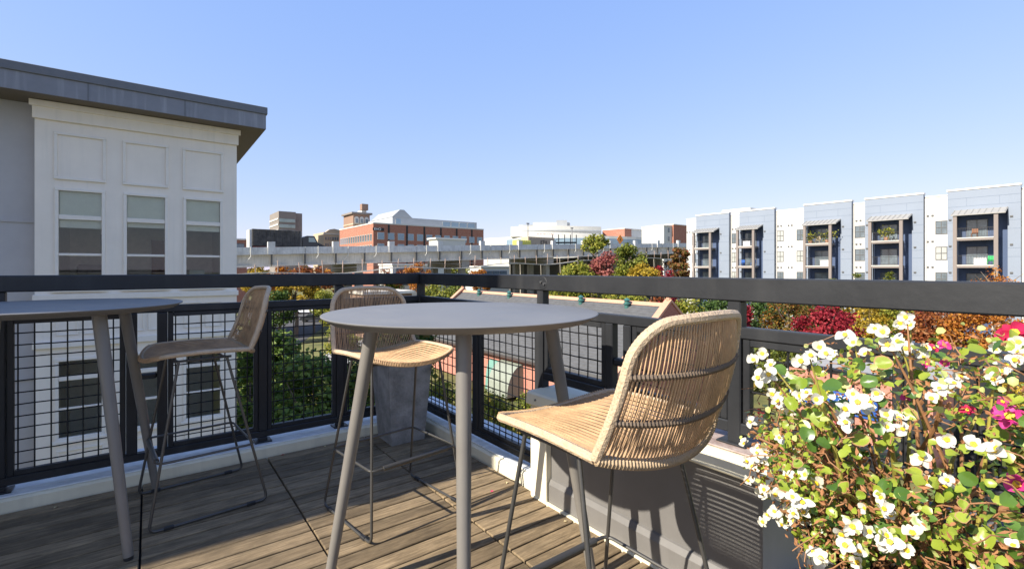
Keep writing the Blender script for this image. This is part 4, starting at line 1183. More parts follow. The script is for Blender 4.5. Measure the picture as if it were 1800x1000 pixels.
# small green trees close to the apartments
for px, top, w, lb_ in ((1462, 484, 24, 'below the third balcony bay'), (1508, 478, 26, 'between the third and fourth balcony bays'), (1557, 472, 32, 'right below the fourth balcony bay'), (1613, 480, 34, 'at the right foot of the fourth balcony bay'), (1380, 486, 26, 'below the white wall right of the second bay'), (1290, 488, 22, 'at the foot of the first balcony bay')):
    tree('small evergreen tree ' + lb_, 'olive', px, 60 if px > 1400 else 72, top, w, 560, n=900, leaf=0.2, group='evergreen trees in front of the apartments', name='evergreen_tree', clumps=14)
tree('sparse orange tree in front of the rightmost balcony bay', 'orange', 1752, 42, 462, 86, 545, n=1100, leaf=0.15, bare=True, clumps=30, cr=.22)
# row seen under the top rail
tree('yellow green hedge tree left of the first roof vent', 'yellowgreen', 985, 58, 478, 96, 600, n=2600, leaf=0.22, name='hedge_tree')
tree('bright yellow green hedge tree behind the ridge, centre of the hedge row', 'yellowgreen', 1045, 52, 480, 104, 600, n=2800, leaf=0.2, name='hedge_tree')
tree('yellow green hedge tree behind the ridge near the right roof vent', 'yellowgreen', 1105, 50, 484, 100, 600, n=2600, leaf=0.2, name='hedge_tree')
tree('rust red small tree behind the right end of the ridge', 'rust', 1150, 46, 498, 60, 600, n=2000, leaf=0.18)
tree('crimson small tree just left of the gable peak', 'crimson', 1176, 45, 502, 46, 600, n=1600, leaf=0.17)
tree('yellow green shrubby tree right of the gable peak', 'yellowgreen', 1212, 42, 510, 66, 620, n=2000, leaf=0.16)
tree('dark green round tree left of the second railing post', 'green', 1262, 40, 498, 96, 640, n=2800, leaf=0.17, name='green_tree')
tree('dark green tree right of the sunlit railing post', 'green', 1336, 42, 498, 84, 640, n=3000, leaf=0.17, name='green_tree')
tree('crimson shrub beside the sunlit railing post', 'crimson', 1303, 36, 520, 34, 600, n=1400, leaf=0.14)
tree('orange and green tree with pale stem behind the mid rail', 'mix', 1386, 38, 505, 84, 630, n=3200, leaf=0.15, clumps=36)
tree('bright crimson maple above the white flowers', 'crimson', 1456, 34, 532, 112, 625, n=4200, leaf=0.15, clumps=44, cr=.25)
tree('dark green tree behind the crimson maple', 'green', 1440, 48, 500, 100, 600, n=2600, leaf=0.2, name='green_tree')
tree('dark green tree far behind the orange and green tree with pale stem', 'green', 1388, 52, 497, 100, 620, n=3000, leaf=0.2, name='green_tree')
tree('rust tree far behind the rust and orange trees', 'rust', 1655, 46, 500, 120, 640, n=3200, leaf=0.18)
tree('tall yellow tree far behind the yellow tree, under the top rail', 'yellow', 1512, 50, 496, 100, 620, n=2800, leaf=0.2)
tree('dark green tree far behind between yellow and rust trees', 'green', 1590, 50, 498, 90, 620, n=2800, leaf=0.2, name='green_tree')
tree('yellow tree right of the crimson maple', 'yellow', 1528, 38, 520, 74, 640, n=3000, leaf=0.15)
tree('yellow green tree behind the tallest white blossom', 'yellowgreen', 1578, 37, 515, 76, 650, n=3000, leaf=0.15)
tree('rust red tree right of the tallest white blossom', 'rust', 1640, 34, 520, 96, 660, n=3600, leaf=0.15, clumps=40)
tree('dark red small tree between rust and orange trees', 'crimson', 1606, 41, 520, 50, 640, n=1800, leaf=0.15)
tree('large orange tree behind the pink blossom', 'orange', 1722, 31, 528, 150, 680, n=5200, leaf=0.15, clumps=60, cr=.22)
tree('orange and yellow tree at the right edge of the picture', 'orange', 1815, 29, 535, 120, 700, n=4200, leaf=0.14, clumps=50, cr=.22)
tree('golden yellow tree below the large orange tree', 'yellow', 1748, 25, 590, 180, 780, n=5000, leaf=0.12, clumps=50)
tree('green bushy tree behind the wire grid right of the sunlit post', 'olive', 1388, 33, 585, 120, 690, n=3000, leaf=0.14, name='green_tree')
# red shrubs along the brick shop
for i, (px, Y, top, w) in enumerate(((1252, 24, 690, 60), (1330, 22, 718, 80), (1290, 23, 705, 50), (1455, 20, 735, 90))):
    tree(('dark red shrub seen under the right stool arm', 'dark red shrub at the shaded shop corner', 'dark red shrub between the paved court and the shop corner', 'dark red shrub below the blue sign')[i], 'crimson', px, Y, top, w, n=1800, leaf=0.09, name='red_shrub', group='red shrubs by the brick shop', cat='shrub', clumps=24)
# grey paved court between hall and shop
st = MB(); c_ = [W(1225, 36), W(1345, 30), W(1345, 18), W(1225, 18)]
st.prism([(a[0], a[1]) for a in c_], GZ, GZ + .03); structure(st.build('pavement', M_pave))
# trees on the left, below and behind
tree('large shaded dark green tree next to the white bay house', 'shade', 478, 22, 552, 120, 800, n=6500, leaf=0.17, clumps=60, name='green_tree', cr=.3)
tree('large shaded green tree below the left railing, centre of the wire panel', 'shade', 552, 19, 600, 190, 900, n=9000, leaf=0.15, clumps=90, name='green_tree', cr=.28)
tree('green tree with yellowing leaves behind the corner stool', 'shade', 640, 20, 585, 130, 860, n=6500, leaf=0.14, clumps=60, cr=.28)
tree('dark green tree squeezed between the house and railing post', 'shade', 440, 18, 590, 80, 820, n=3000, leaf=0.13, clumps=36, name='green_tree')
tree('sunlit yellow shrub by the path end', 'yellowgreen', 600, 40, 560, 60, 640, n=2600, leaf=0.14, cat='shrub', name='yellow_shrub')
tree('leafy yellow green shrub in the courtyard behind the planter', 'yellowgreen', 765, 22, 640, 90, 800, n=3600, leaf=0.09, cat='shrub', name='yellow_shrub', clumps=40)
tree('pale green leafy shrub in front of the brick hall awnings', 'yellowgreen', 868, 20, 672, 84, 840, n=4200, leaf=0.09, cat='shrub', name='courtyard_shrub', clumps=40)
tree('bright green round shrub beside the white plastic chair', 'olive', 925, 30, 690, 40, 730, n=1200, leaf=0.1, cat='shrub', name='courtyard_shrub')
tree('yellow leaved tree behind the left stool, above the parked cars', 'yellow', 520, 68, 496, 100, 540, n=3000, leaf=0.26, clumps=36)
tree('dark green tree below the yellow leaved tree behind the left stool', 'green', 490, 62, 506, 70, 580, n=2600, leaf=0.24, name='green_tree')
tree('rust red narrow tree beside the yellow leaved tree', 'rust', 552, 72, 488, 30, 530, n=1200, leaf=0.24)
tree('olive tree behind the left railing post, right of the parked cars', 'yellowgreen', 580, 60, 506, 66, 570, n=2600, leaf=0.22)
tree('yellow green tree seen between corner post and slate gable', 'yellowgreen', 760, 70, 494, 70, 560, n=2400, leaf=0.24)
tree('yellow green tree behind the back of the corner stool', 'yellowgreen', 685, 80, 494, 60, 540, n=2000, leaf=0.26)
tree('olive tree left of the slate gable beside viaduct columns', 'olive', 800, 72, 490, 50, 560, n=1800, leaf=0.24)
# orange trees beyond the viaduct
for i, (px, Y, top, w, kd) in enumerate(((450, 100, 468, 50, 'yellow'), (495, 104, 460, 80, 'orange'), (545, 104, 462, 60, 'rust'), (590, 108, 462, 60, 'orange'), (735, 125, 460, 60, 'orange'), (805, 125, 460, 60, 'yellowgreen'), (845, 120, 472, 40, 'orange'), (690, 130, 462, 50, 'rust'), (1165, 140, 452, 60, 'mix'))):
    lab = {'yellow': 'yellow tree beyond the left end of the viaduct', 'orange': ('orange tree under the viaduct girders at ' + {495: 'far left below the truck', 590: 'the left below the brick office corner', 735: 'the corner post', 845: 'the left roof vent'}.get(px, 'the left')), 'rust': ('rust brown tree under the viaduct ' + ('below the truck cab' if px < 600 else 'behind the corner stool')), 'yellowgreen': 'yellow green tree seen under the viaduct among columns', 'mix': 'mixed colour tree under the far right viaduct span'}[kd]
    tree(lab, kd, px, Y, top, w, 520, n=1400, leaf=0.4, group='trees beyond the viaduct', clumps=18)
# distant wooded horizon, one mass
rng = np.random.default_rng(5)
n = 24000
pxs = rng.uniform(250, 1950, n); Ys = rng.uniform(420, 700, n)
Xc = (pxs - 900) / F * Ys
hz_ = GZ + rng.uniform(0, 1, n) ** 0.7 * (9 + 4 * np.sin(pxs / 37) + 3 * np.sin(pxs / 13))
pts = np.stack([Xc * CO + Ys * SI, -Xc * SI + Ys * CO, hz_], 1)
fw = link('distant_wood', quads_mesh('distant_wood', pts, 5.0, rng, leaf_mat('leaves_wood', [(0.05, 0.06, 0.02), (0.12, 0.10, 0.03), (0.2, 0.1, 0.03)]), elong=1.2)); stuff(fw)
fw['label'] = 'far autumn woods along the horizon'
# low ground cover under the trees, one mass
n = 15000
Ys = rng.uniform(14, 95, n); pxs = rng.uniform(420, 1900, n)
Xc = (pxs - 900) / F * Ys
px_, py_ = Xc * CO + Ys * SI, -Xc * SI + Ys * CO
keep = ~((px_ > EX - 2) & (px_ < FX + 1) & (py_ > YA - 1) & (py_ < YB + 1)) & ~((pxs < 660) & (Ys > 40)) & (px_ < 70) & ~((pxs > 1225) & (pxs < 1640) & (Ys < 37))
pts = np.stack([px_, py_, GZ + rng.uniform(0, 0.5, n)], 1)[keep]
gc = link('ground_cover', quads_mesh('ground_cover', pts, 0.55, rng, leaf_mat('leaves_cover', [(0.05, 0.075, 0.015), (0.14, 0.16, 0.03), (0.28, 0.20, 0.04)]), up=0.8)); stuff(gc)
gc['label'] = 'low mixed ground cover under the trees'

# ------------------------------------------------------------------ parked cars
def car(label, loc, rz, paint, group='cars parked on the street below'):
    t_ = thing('parked_car', label, 'car', loc, rz, group)
    prof = [(-2.2, .35), (-2.2, .85), (-2.05, .95), (-1.55, 1.0), (-0.95, 1.45), (0.65, 1.45), (1.25, 1.0), (2.0, .88), (2.2, .7), (2.2, .35)]
    bm = bmesh.new()
    m = MB(); m.prism(prof, -.85, .85, 'y')
    m.build('body', paint, t_, local=True)
    m = MB(); m.prism([(-1.4, 1.02), (-.92, 1.38), (.6, 1.38), (1.1, 1.02)], -.87, .87, 'y'); m.build('side_window', M_carglass, t_, local=True)
    m = MB(); m.add([(.68, -.72, 1.43), (.68, .72, 1.43), (1.24, .75, 1.03), (1.24, -.75, 1.03)], [(0, 1, 2, 3)]); m.v = [(a + .03, b, c + .02) for a, b, c in m.v]; m.build('windscreen', M_carglass, t_, local=True)
    for a in (-1.4, 1.4):
        for b in (-.8, .8):
            m = MB(); m.cyl((a, b - .11, .33), (a, b + .11, .33), .33, n=14); m.build('wheel', M_tyre, t_, local=True)
    for b in (-.6, .6):
        m = MB(); m.box(2.19, 2.215, b - .2, b + .2, .62, .78); m.build('headlight', M_plastic, t_, local=True)
car('white car parked on the street between the left stool and the table', (*W(537, 104)[:2], GZ + .02), 2.6, M_carwhite)
car('red and dark car parked right behind the white car', (*W(550, 107)[:2], GZ + .02), 2.6, M_carred)
car('silver pickup like car parked farther up the street', (*W(540, 125)[:2], GZ + .02), 2.3, M_carsilver)
car('dark car parked left of the white car', (*W(520, 112)[:2], GZ + .02), 2.4, M_carblack)
car('black car parked nearest, right end of the street', (*W(551, 88)[:2], GZ + .02), 2.6, M_carblack)
car('dark car half hidden under the trees beside the white bay house', (*W(432, 128)[:2], GZ + .02), 1.2, M_carblack)
car('white car in the lot behind the flowers, left one', (*W(1452, 46)[:2], GZ + .02), 1.0, M_carwhite, 'cars in the lot behind the brick shop')
car('silver car in the lot behind the flowers, right one', (*W(1500, 44)[:2], GZ + .02), 1.0, M_carsilver, 'cars in the lot behind the brick shop')

# ------------------------------------------------------------------ things on the apartment balconies
def patio_chair(label, x, y_, z, m_):
    t_ = thing('patio_chair', label, 'chair', (x, y_, z), -PI / 2, 'chairs on the apartment balconies')
    m = MB(); m.box(-.28, .28, -.28, .28, .4, .46, c=.02); m.build('seat', m_, t_, local=True)
    m = MB(); m.box(-.28, .28, .24, .3, .46, 1.0, c=.02); m.build('backrest', m_, t_, local=True)
    for a in (-.24, .24):
        for b in (-.24, .24): m = MB(); m.cyl((a, b, 0), (a, b, .4), .03, n=6); m.build('leg', m_, t_, local=True)
bxx = BF - 1.0
patio_chair('green chair on the middle balcony of the rightmost full bay', bxx, 10.1, ZF[1] + .021, M_green_pl)
patio_chair('left blue chair on the middle balcony of the second bay', bxx, 38.0, ZF[1] + .021, M_blue_pl)
patio_chair('right blue chair on the middle balcony of the second bay', bxx, 36.3, ZF[1] + .021, M_blue_pl)
patio_chair('brown chair on the top balcony of the rightmost full bay', bxx, 11.4, ZF[0] + .021, M_wood)
patio_chair('tan chair on the plant filled top balcony of the third bay', bxx, 27.3, ZF[0] + .021, M_tan)
for px_, lab, yv, zf, m_ in ((0, 'white storage box on the middle balcony of the rightmost full bay', 10.9, ZF[1], M_plastic), (0, 'white bench on the top balcony of the second bay', 37.2, ZF[0], M_plastic), (0, 'pale storage box on the lowest balcony of the third bay', 27.8, ZF[2], M_offwhite), (0, 'pale box on the middle balcony of the third bay', 26.4, ZF[1], M_plastic)):
    t_ = thing('storage_box', lab, 'box', (bxx, yv, zf + .021))
    m = MB(); m.box(-.3, .3, -.55, .55, 0, .75, c=.03); m.build('body', m_, t_, local=True)
    m = MB(); m.box(-.33, .33, -.58, .58, .751, .8, c=.01); m.build('lid', m_, t_, local=True)
for lab, yv, zf in (('bushy potted plant on the top balcony of the third bay, left', 28.2, ZF[0]), ('bushy potted plant on the top balcony of the third bay, right', 26.1, ZF[0]), ('row of low plants along the top balcony of the fourth bay', 19.5, ZF[0])):
    t_ = thing('potted_plant', lab, 'plant', (bxx - .2, yv, zf + .021))
    m = MB(); m.lathe([(.18, 0), (.26, .45)], 10); m.build('pot', M_copper, t_, local=True)
    rg = np.random.default_rng(int(yv * 10)); link('foliage', quads_mesh('foliage', rg.normal(size=(160, 3)) * np.array([.2, .5, .35]), .18, rg, leaf_mat('leaves_yellowgreen', PAL['yellowgreen'])), t_, (0, 0, .95))

# ================================================================== TERRACE FURNITURE
def make_table(label, x, y_, a0):
    t_ = thing('bar_table', label, 'table', (x, y_, 0), a0, 'round grey bar tables')
    m = MB(); m.lathe([(0.30, 1.006), (0.462, 1.006), (0.468, 1.0075), (0.4955, 1.0245), (0.4995, 1.0275), (0.5003, 1.0298), (0.4988, 1.0315), (0.496, 1.032)], 112); m.build('tabletop', M_table, t_, smooth=True, local=True)
    for i in range(4):
        t = i * PI / 2
        c_, s_ = math.cos(t), math.sin(t)
        m = MB(); m.tube([(c_ * 0.328, s_ * 0.328, 1.0065), (c_ * .333, s_ * .333, 0.98), (c_ * 0.495, s_ * 0.495, 0.012)], 0, 20, radii=[0.0255, 0.0255, 0.0175]); lg = m.build('leg', M_tleg, t_, smooth=True, local=True)
        m = MB(); m.cyl((c_ * .495, s_ * .495, 0.0), (c_ * .495, s_ * .495, 0.013), .0165, n=14); m.build('foot_cap', M_foot, lg, local=True)
    m = MB()
    for t in (0, PI / 2): m.box(-.3, .3, -.02, .02, 0.994, 1.0055) if t == 0 else m.box(-.02, .02, -.3, -.021, 0.994, 1.0055)
    m.box(-.02, .02, .021, .3, 0.994, 1.0055); m.build('under_brace', M_tleg, t_, local=True)
    return t_
t1 = make_table('round grey bar table in the centre with three stools', 0.94, 1.54, R(-121.2))
t2 = dup(t1, (-0.365, 2.911, 0), R(-53), 'round grey bar table cut off at the left edge, in the shade')

# bar stool -------------------------------------------------------------
HW = 0.232
def seat_pt(u, v):           # u across -1..1, v 0 front .. 1 back
    fr = max(0.0, 1 - v / 0.12)
    yy = -0.205 + 0.375 * v + (0.02 * abs(u) ** 6) * fr
    hw = HW - 0.004 * (1 - v)
    yy += 0.05 * (1 - u * u) * v ** 3
    zz = 0.786 + 0.006 * math.sin(v * PI) - 0.036 * (1 - u * u) - 0.002 * v
    yy -= 0.042 * (1 - u * u) * (1 - v) ** 3
    return Vector((u * hw, yy, zz))
HB = 0.288
def back_w_top(u):
    x = abs(u) * 0.205; r = 0.08
    ex_ = x - (0.205 - r)
    return 1.0 + 0.015 * (1 - u * u) / HB if ex_ <= 0 else 1.0 + 0.015 * (1 - u * u) / HB - (r - math.sqrt(max(0, r * r - ex_ * ex_))) / HB
def back_pt(u, w):
    hw = HW - 0.03 * w
    yy = 0.17 + 0.085 * w + 0.012 * math.sin(w * PI) + 0.05 * (1 - u * u)
    zz = 0.784 + HB * w - 0.036 * (1 - u * u) * (1 - w) ** 2
    return Vector((u * hw, yy, zz))
def make_stool(label, x, y_, rz):
    t_ = thing('bar_stool', label, 'bar stool', (x, y_, 0), rz, 'rattan bar stools')
    st_ = random.Random(2)
    # wrapped outer frame: up one side of the back, round the top and down, and round the seat
    loop = []
    for w in np.linspace(0.0, back_w_top(1.0) * .98, 10): loop.append(back_pt(-1, w))
    for u in 0.99 * np.sin(np.linspace(-PI / 2, PI / 2, 49)): loop.append(back_pt(u, back_w_top(u)))
    for w in np.linspace(back_w_top(1.0) * .98, 0.0, 10): loop.append(back_pt(1, w))
    def ridged(pts, r, step, amp):
        pts = [Vector(p) for p in pts]; out = []; acc = 0
        for i in range(len(pts) - 1):
            L_ = (pts[i + 1] - pts[i]).length; k = max(1, int(L_ / step))
            for j in range(k): out.append(pts[i].lerp(pts[i + 1], j / k))
        out.append(pts[-1])
        return out, [r * (1 + (amp if i % 2 else -amp)) for i in range(len(out))]
    p_, rr = ridged(loop, 0.0118, 0.0035, 0.03)
    m = MB(); m.tube(p_, 0, 8, radii=rr); bf = m.build('back_frame', M_rattan_frame, t_, smooth=True, local=True)
    seat_loop = [seat_pt(-1, v) for v in np.linspace(1, 0.05, 12)] + [seat_pt(u, 0) for u in np.linspace(-0.96, 0.96, 21)] + [seat_pt(1, v) for v in np.linspace(0.05, 1, 12)]
    p_, rr = ridged(seat_loop, 0.0112, 0.0035, 0.03)
    m = MB(); m.tube(p_, 0, 8, radii=rr); m.build('seat_frame', M_rattan_frame, t_, smooth=True, local=True)
    p_, rr = ridged([back_pt(u, 0) for u in np.linspace(-1, 1, 17)], 0.0125, 0.004, 0.14)
    m = MB(); m.tube(p_, 0, 8, radii=rr); m.build('joint_bar', mat('shaded_joint_wrap', (0.34, 0.245, 0.145), .65, bump=.4, bscale=120), t_, smooth=True, local=True)  # frame colour darkened to put the shade at the joint into the wrap
    for w in (0.30, 0.64):
        pts = [back_pt(u, w) + Vector((0, 0.006, 0)) for u in np.linspace(-1, 1, 17)]
        p_, rr = ridged(pts, 0.0078, 0.0042, 0.22)
        m = MB(); m.tube(p_, 0, 7, radii=rr); m.build('back_bar', M_rattan_dark, t_, smooth=True, local=True)
    # back cords: two layers, front and behind the bars
    m = MB()
    n = 96
    for i in range(n):
        u = -0.975 + 1.95 * (i + 0.5) / n + st_.uniform(-.006, .006)
        wt = back_w_top(u)
        off = -0.004 if i % 2 else 0.0085
        mid = st_.uniform(-.006, .006)
        pts = []
        for w in np.linspace(0.0, wt, 8):
            p = back_pt(max(-1, min(1, u + mid * math.sin(w * PI))), w)
            p.y += off * math.sin(min(1, w / wt) * PI) ** .5 if 0 < w < wt else 0
            pts.append(p)
        m.tube(pts, 0.00155 + st_.random() * .0006, 5)
    stuff(m.build('back_cords', M_rattan, t_, smooth=True, local=True))
    # seat cords run front to back and wrap over the front bar
    m = MB()
    n = 62
    for i in range(n):
        u = -0.965 + 1.93 * (i + 0.5) / n + st_.uniform(-.002, .002)
        lift = 0.0055 if i % 3 == 0 else 0.001
        pts = [seat_pt(u, 0) + Vector((0, -.013, -.006)), seat_pt(u, 0) + Vector((0, -.008, .010))]
        pts += [seat_pt(u, v) + Vector((0, 0, .003 + lift * math.sin(v * PI))) for v in np.linspace(.04, 1, 10)]
        m.tube(pts, 0.0026 + st_.random() * .0005, 5)
    stuff(m.build('seat_cords', M_rattan, t_, smooth=True, local=True))
    # steel sled frame
    for s in (-1, 1):
        A = Vector((s * 0.185, -0.125, 0.752)); Bf = Vector((s * 0.25, -0.245, 0.0075)); Bb = Vector((s * 0.25, 0.245, 0.0075)); D = Vector((s * 0.185, 0.075, 0.752))
        def fillet(p0, p1, p2, r=0.035):
            a = p1 + (p0 - p1).normalized() * r; b = p1 + (p2 - p1).normalized() * r
            return [((1 - t) ** 2) * a + 2 * t * (1 - t) * p1 + t * t * b for t in np.linspace(0, 1, 6)]
        pts = [A] + fillet(A, Bf, Bb) + fillet(Bf, Bb, D) + [D]
        m = MB(); m.tube(pts, 0.0062, 10); lg = m.build('leg_loop', M_rod, t_, smooth=True, local=True)
        for yy in (-0.17, 0.17):
            m = MB(); m.box(s * .25 - .009, s * .25 + .009, yy - .02, yy + .02, 0.0, 0.016, c=.003); m.build('floor_glide', M_foot, lg, local=True)
        m = MB(); m.tube([A + Vector((0, -0.02, 0)), A, D, D + Vector((0, 0.02, 0))], 0.006, 8); m.build('seat_bearer', M_rod, lg, smooth=True, local=True)
    for yy in (-0.125, 0.075):
        m = MB(); m.tube([(-.185, yy, .752), (-.09, yy, .742), (.09, yy, .742), (.185, yy, .752)], .006, 8); m.build('cross_rod', M_rod, t_, smooth=True, local=True)
    # foot ring
    zf = 0.30; k = zf / .752
    xf = 0.25 - .065 * k + .007; yf = -0.245 + .12 * k - .012; yb = 0.245 - .17 * k + .012
    cor = [Vector((-xf, yf, zf)), Vector((xf, yf, zf)), Vector((xf, yb, zf)), Vector((-xf, yb, zf))]
    pts = []
    for i in range(4):
        p0, p1, p2 = cor[i - 1], cor[i], cor[(i + 1) % 4]
        a = p1 + (p0 - p1).normalized() * .035; b = p1 + (p2 - p1).normalized() * .035
        pts += [((1 - t) ** 2) * a + 2 * t * (1 - t) * p1 + t * t * b for t in np.linspace(0, 1, 6)]
    m = MB(); m.tube(pts, .0058, 8, closed=True); fr_ = m.build('foot_ring', M_rod, t_, smooth=True, local=True)
    m = MB(); m.tube([(-.175, yf, zf), (.175, yf, zf)], .0115, 12); m.build('foot_bar', M_rod, fr_, smooth=True, local=True)
    return t_
s1 = make_stool('rattan bar stool at right with its slatted back to the camera', 0.99, 0.875, PI)
dup(s1, (0.98, 2.275, 0), R(7), 'rattan bar stool behind the centre table, before the grey planter')
dup(s1, (0.22, 2.955, 0), R(-85), 'rattan bar stool in the shade facing the left table')

# corner planter -------------------------------------------------------------
pn = thing('corner_planter', 'tall tapered square grey planter in the deck corner with trailing leaves', 'planter', (1.42, 3.165, 0))
m = MB()
v = [(sx * w, sy * w, z) for (w, z) in ((.12, 0.0), (.165, .63), (.145, .63), (.14, .56)) for (sx, sy) in ((-1, -1), (1, -1), (1, 1), (-1, 1))]
f = [(3, 2, 1, 0), (12, 13, 14, 15)]
for j in range(3):
    for i in range(4): f.append((j * 4 + i, j * 4 + (i + 1) % 4, (j + 1) * 4 + (i + 1) % 4, (j + 1) * 4 + i))
m.add(v, f); m.build('pot', M_planter, pn, local=True)
m = MB(); m.box(-.135, .135, -.135, .135, .565, .60); m.build('soil', M_soil, pn, local=True)
rg = np.random.default_rng(9)
tp = tag(link('trailing_plant', None), 'small leafy plant growing in the grey corner planter', 'plant'); tp.location = (1.42, 3.165, .6)
pts = np.concatenate([rg.normal(size=(260, 3)) * np.array([.10, .09, .05]) + np.array([.02, 0, .07]), rg.normal(size=(120, 3)) * np.array([.035, .04, .07]) + np.array([.18, -.05, .0])])
link('foliage', quads_mesh('foliage', pts, .035, rg, leaf_mat('leaves_planter', [(0.04, 0.09, 0.02), (0.10, 0.18, 0.035), (0.22, 0.15, 0.06)])), tp)
m = MB()
for i in range(9):
    a = i * .7; m.tube([(.02 * math.cos(a), .02 * math.sin(a), 0), (.08 * math.cos(a), .07 * math.sin(a), .06), (.13 * math.cos(a), .11 * math.sin(a), .09 + .02 * (i % 3))], .0022, 5)
m.build('stem', M_bark, tp, local=True)

# fallen petals on the deck
for i, (px, py, c_) in enumerate(((865, 864, 'pink'), (890, 849, 'yellowish'), (1032, 923, 'pink'), (994, 917, 'yellowish'), (98, 892, 'yellowish'), (571, 785, 'yellowish'), (497, 800, 'reddish'))):
    Y = F * H / (py - 473); x, y_, _ = W(px, Y)
    m = MB(); s_ = .011
    m.add([(-s_, 0, 0.002), (0, -s_ * .8, 0.006), (s_, 0, 0.003), (0, s_ * .7, .008), (0, 0, .001)], [(0, 1, 4), (1, 2, 4), (2, 3, 4), (3, 0, 4)])
    o = m.build('fallen_petal', {'pink': mat('pink_petal', (.6, .06, .16), .6), 'yellowish': mat('dry_petal', (.55, .45, .25), .7), 'reddish': mat('red_leaf_bit', (.3, .06, .03), .7)}[c_])
    o.location = (x, y_, .001); o.rotation_euler = (0, 0, i)
    tag(o, 'tiny fallen ' + c_ + ' petal on the deck ' + ('at the left curb' if px < 200 else 'by the corner planter' if px < 600 else 'near the parapet corner' if px < 950 else 'at the foot of the grey parapet'), 'petal', 'fallen ' + c_ + ' petals on the deck')

# ------------------------------------------------------------------ begonia pot in the right foreground
PCX, PCY = 1.255, 0.23
pot = thing('flower_pot', 'large round charcoal pot under the begonias at the right edge', 'pot', (PCX, PCY, 0))
m = MB(); m.lathe([(.17, 0.0), (.24, .56), (.262, .585), (.265, .62), (.255, .632), (.238, .628), (.232, .58)], 48); m.build('body', M_pot, pot, smooth=True, local=True)
m = MB(); m.lathe([(.01, .585), (.233, .59)], 32); m.build('soil', M_soil, pot, local=True)
bg = thing('begonia_plant', 'big flowering begonia with white and pink blossoms spilling from the charcoal pot', 'plant', (PCX, PCY, .59))
def simple_mat(name, col, trans, rough=.45, col2=None, edge=None, spec=.4):
    m_ = bpy.data.materials.new(name); m_.use_nodes = True
    N, L = m_.node_tree.nodes, m_.node_tree.links
    b = N['Principled BSDF']; b.inputs['Roughness'].default_value = rough; b.inputs['Specular IOR Level'].default_value = spec
    tc = N.new('ShaderNodeTexCoord'); n_ = N.new('ShaderNodeTexNoise'); n_.inputs['Scale'].default_value = 40; n_.inputs['Detail'].default_value = 4
    L.new(tc.outputs['Object'], n_.inputs['Vector'])
    oi = N.new('ShaderNodeObjectInfo')
    mixr = N.new('ShaderNodeMath'); mixr.operation = 'ADD'
    hl = N.new('ShaderNodeMath'); hl.operation = 'MULTIPLY'; hl.inputs[1].default_value = .35
    h2 = N.new('ShaderNodeMath'); h2.operation = 'MULTIPLY'; h2.inputs[1].default_value = .8
    L.new(n_.outputs['Fac'], hl.inputs[0]); L.new(oi.outputs['Random'], h2.inputs[0]); L.new(hl.outputs[0], mixr.inputs[0]); L.new(h2.outputs[0], mixr.inputs[1])
    mx = N.new('ShaderNodeMix'); mx.data_type = 'RGBA'; mx.inputs['A'].default_value = (*col, 1); mx.inputs['B'].default_value = (*(col2 or col), 1)
    L.new(mixr.outputs[0], mx.inputs['Factor'])
    L.new(mx.outputs['Result'], b.inputs['Base Color'])
    tr_ = N.new('ShaderNodeBsdfTranslucent'); L.new(mx.outputs['Result'], tr_.inputs['Color'])
    ms = N.new('ShaderNodeMixShader'); ms.inputs[0].default_value = trans
    L.new(b.outputs[0], ms.inputs[1]); L.new(tr_.outputs[0], ms.inputs[2]); L.new(ms.outputs[0], N['Material Output'].inputs['Surface'])
    MATS[name] = m_
    return m_
M_petal = simple_mat('white_petal', (.72, .705, .64), .3, .5, (.70, .675, .54))
M_petalp = simple_mat('magenta_petal', (.62, .03, .20), .3, .5, (.70, .06, .30))
M_petalr = simple_mat('crimson_petal', (.50, .015, .06), .3, .5, (.62, .03, .12))
M_sta = mat('yellow_stamen', (.80, .50, .02), .6)
M_leafg = simple_mat('begonia_leaf', (.15, .25, .02), .35, .32, (.36, .42, .05), spec=.6)
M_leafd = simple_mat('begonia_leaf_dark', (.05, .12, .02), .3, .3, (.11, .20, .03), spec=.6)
M_leafe = simple_mat('leaf_brown_edge', (.36, .18, .08), .3, .6, (.42, .26, .12))
M_dry = simple_mat('dry_leaf', (.33, .14, .055), .25, .8, (.52, .30, .15))
M_stemy = mat('yellow_green_stem', (.30, .26, .05), .45, var=.2, scale=20)
M_stemb = mat('brown_stem', (.27, .13, .055), .6, var=.3, scale=20)
M_bud = simple_mat('pale_bud', (.62, .62, .34), .3, .5, (.45, .50, .15))
def petal(mb, ang, length, width, tilt, cup, seg=4, mi=0):
    """a cupped petal as a small grid"""
    rows, cols = 4, 4
    vs = []
    ca, sa = math.cos(ang), math.sin(ang)
    for i in range(rows + 1):
        t = i / rows
        w = width * (math.sin(min(1, t * .92 + .08) * PI) ** .55) * (.75 + .25 * t)
        if i == rows: w = width * .42
        for j in range(cols + 1):
            q = (j / cols - .5) * 2
            r_ = length * (t - .10 * q * q * t * t)
            z = math.sin(tilt) * r_ + cup * (q * q * .5 * w - t * t * length * .4)
            rr = math.cos(tilt) * r_
            lx, ly = rr, q * w / 2
            vs.append((lx * ca - ly * sa, lx * sa + ly * ca, z))
    fs = []
    for i in range(rows):
        for j in range(cols):
            a = i * (cols + 1) + j
            fs.append((a, a + 1, a + cols + 2, a + cols + 1))
    mb.add(vs, fs, mi)
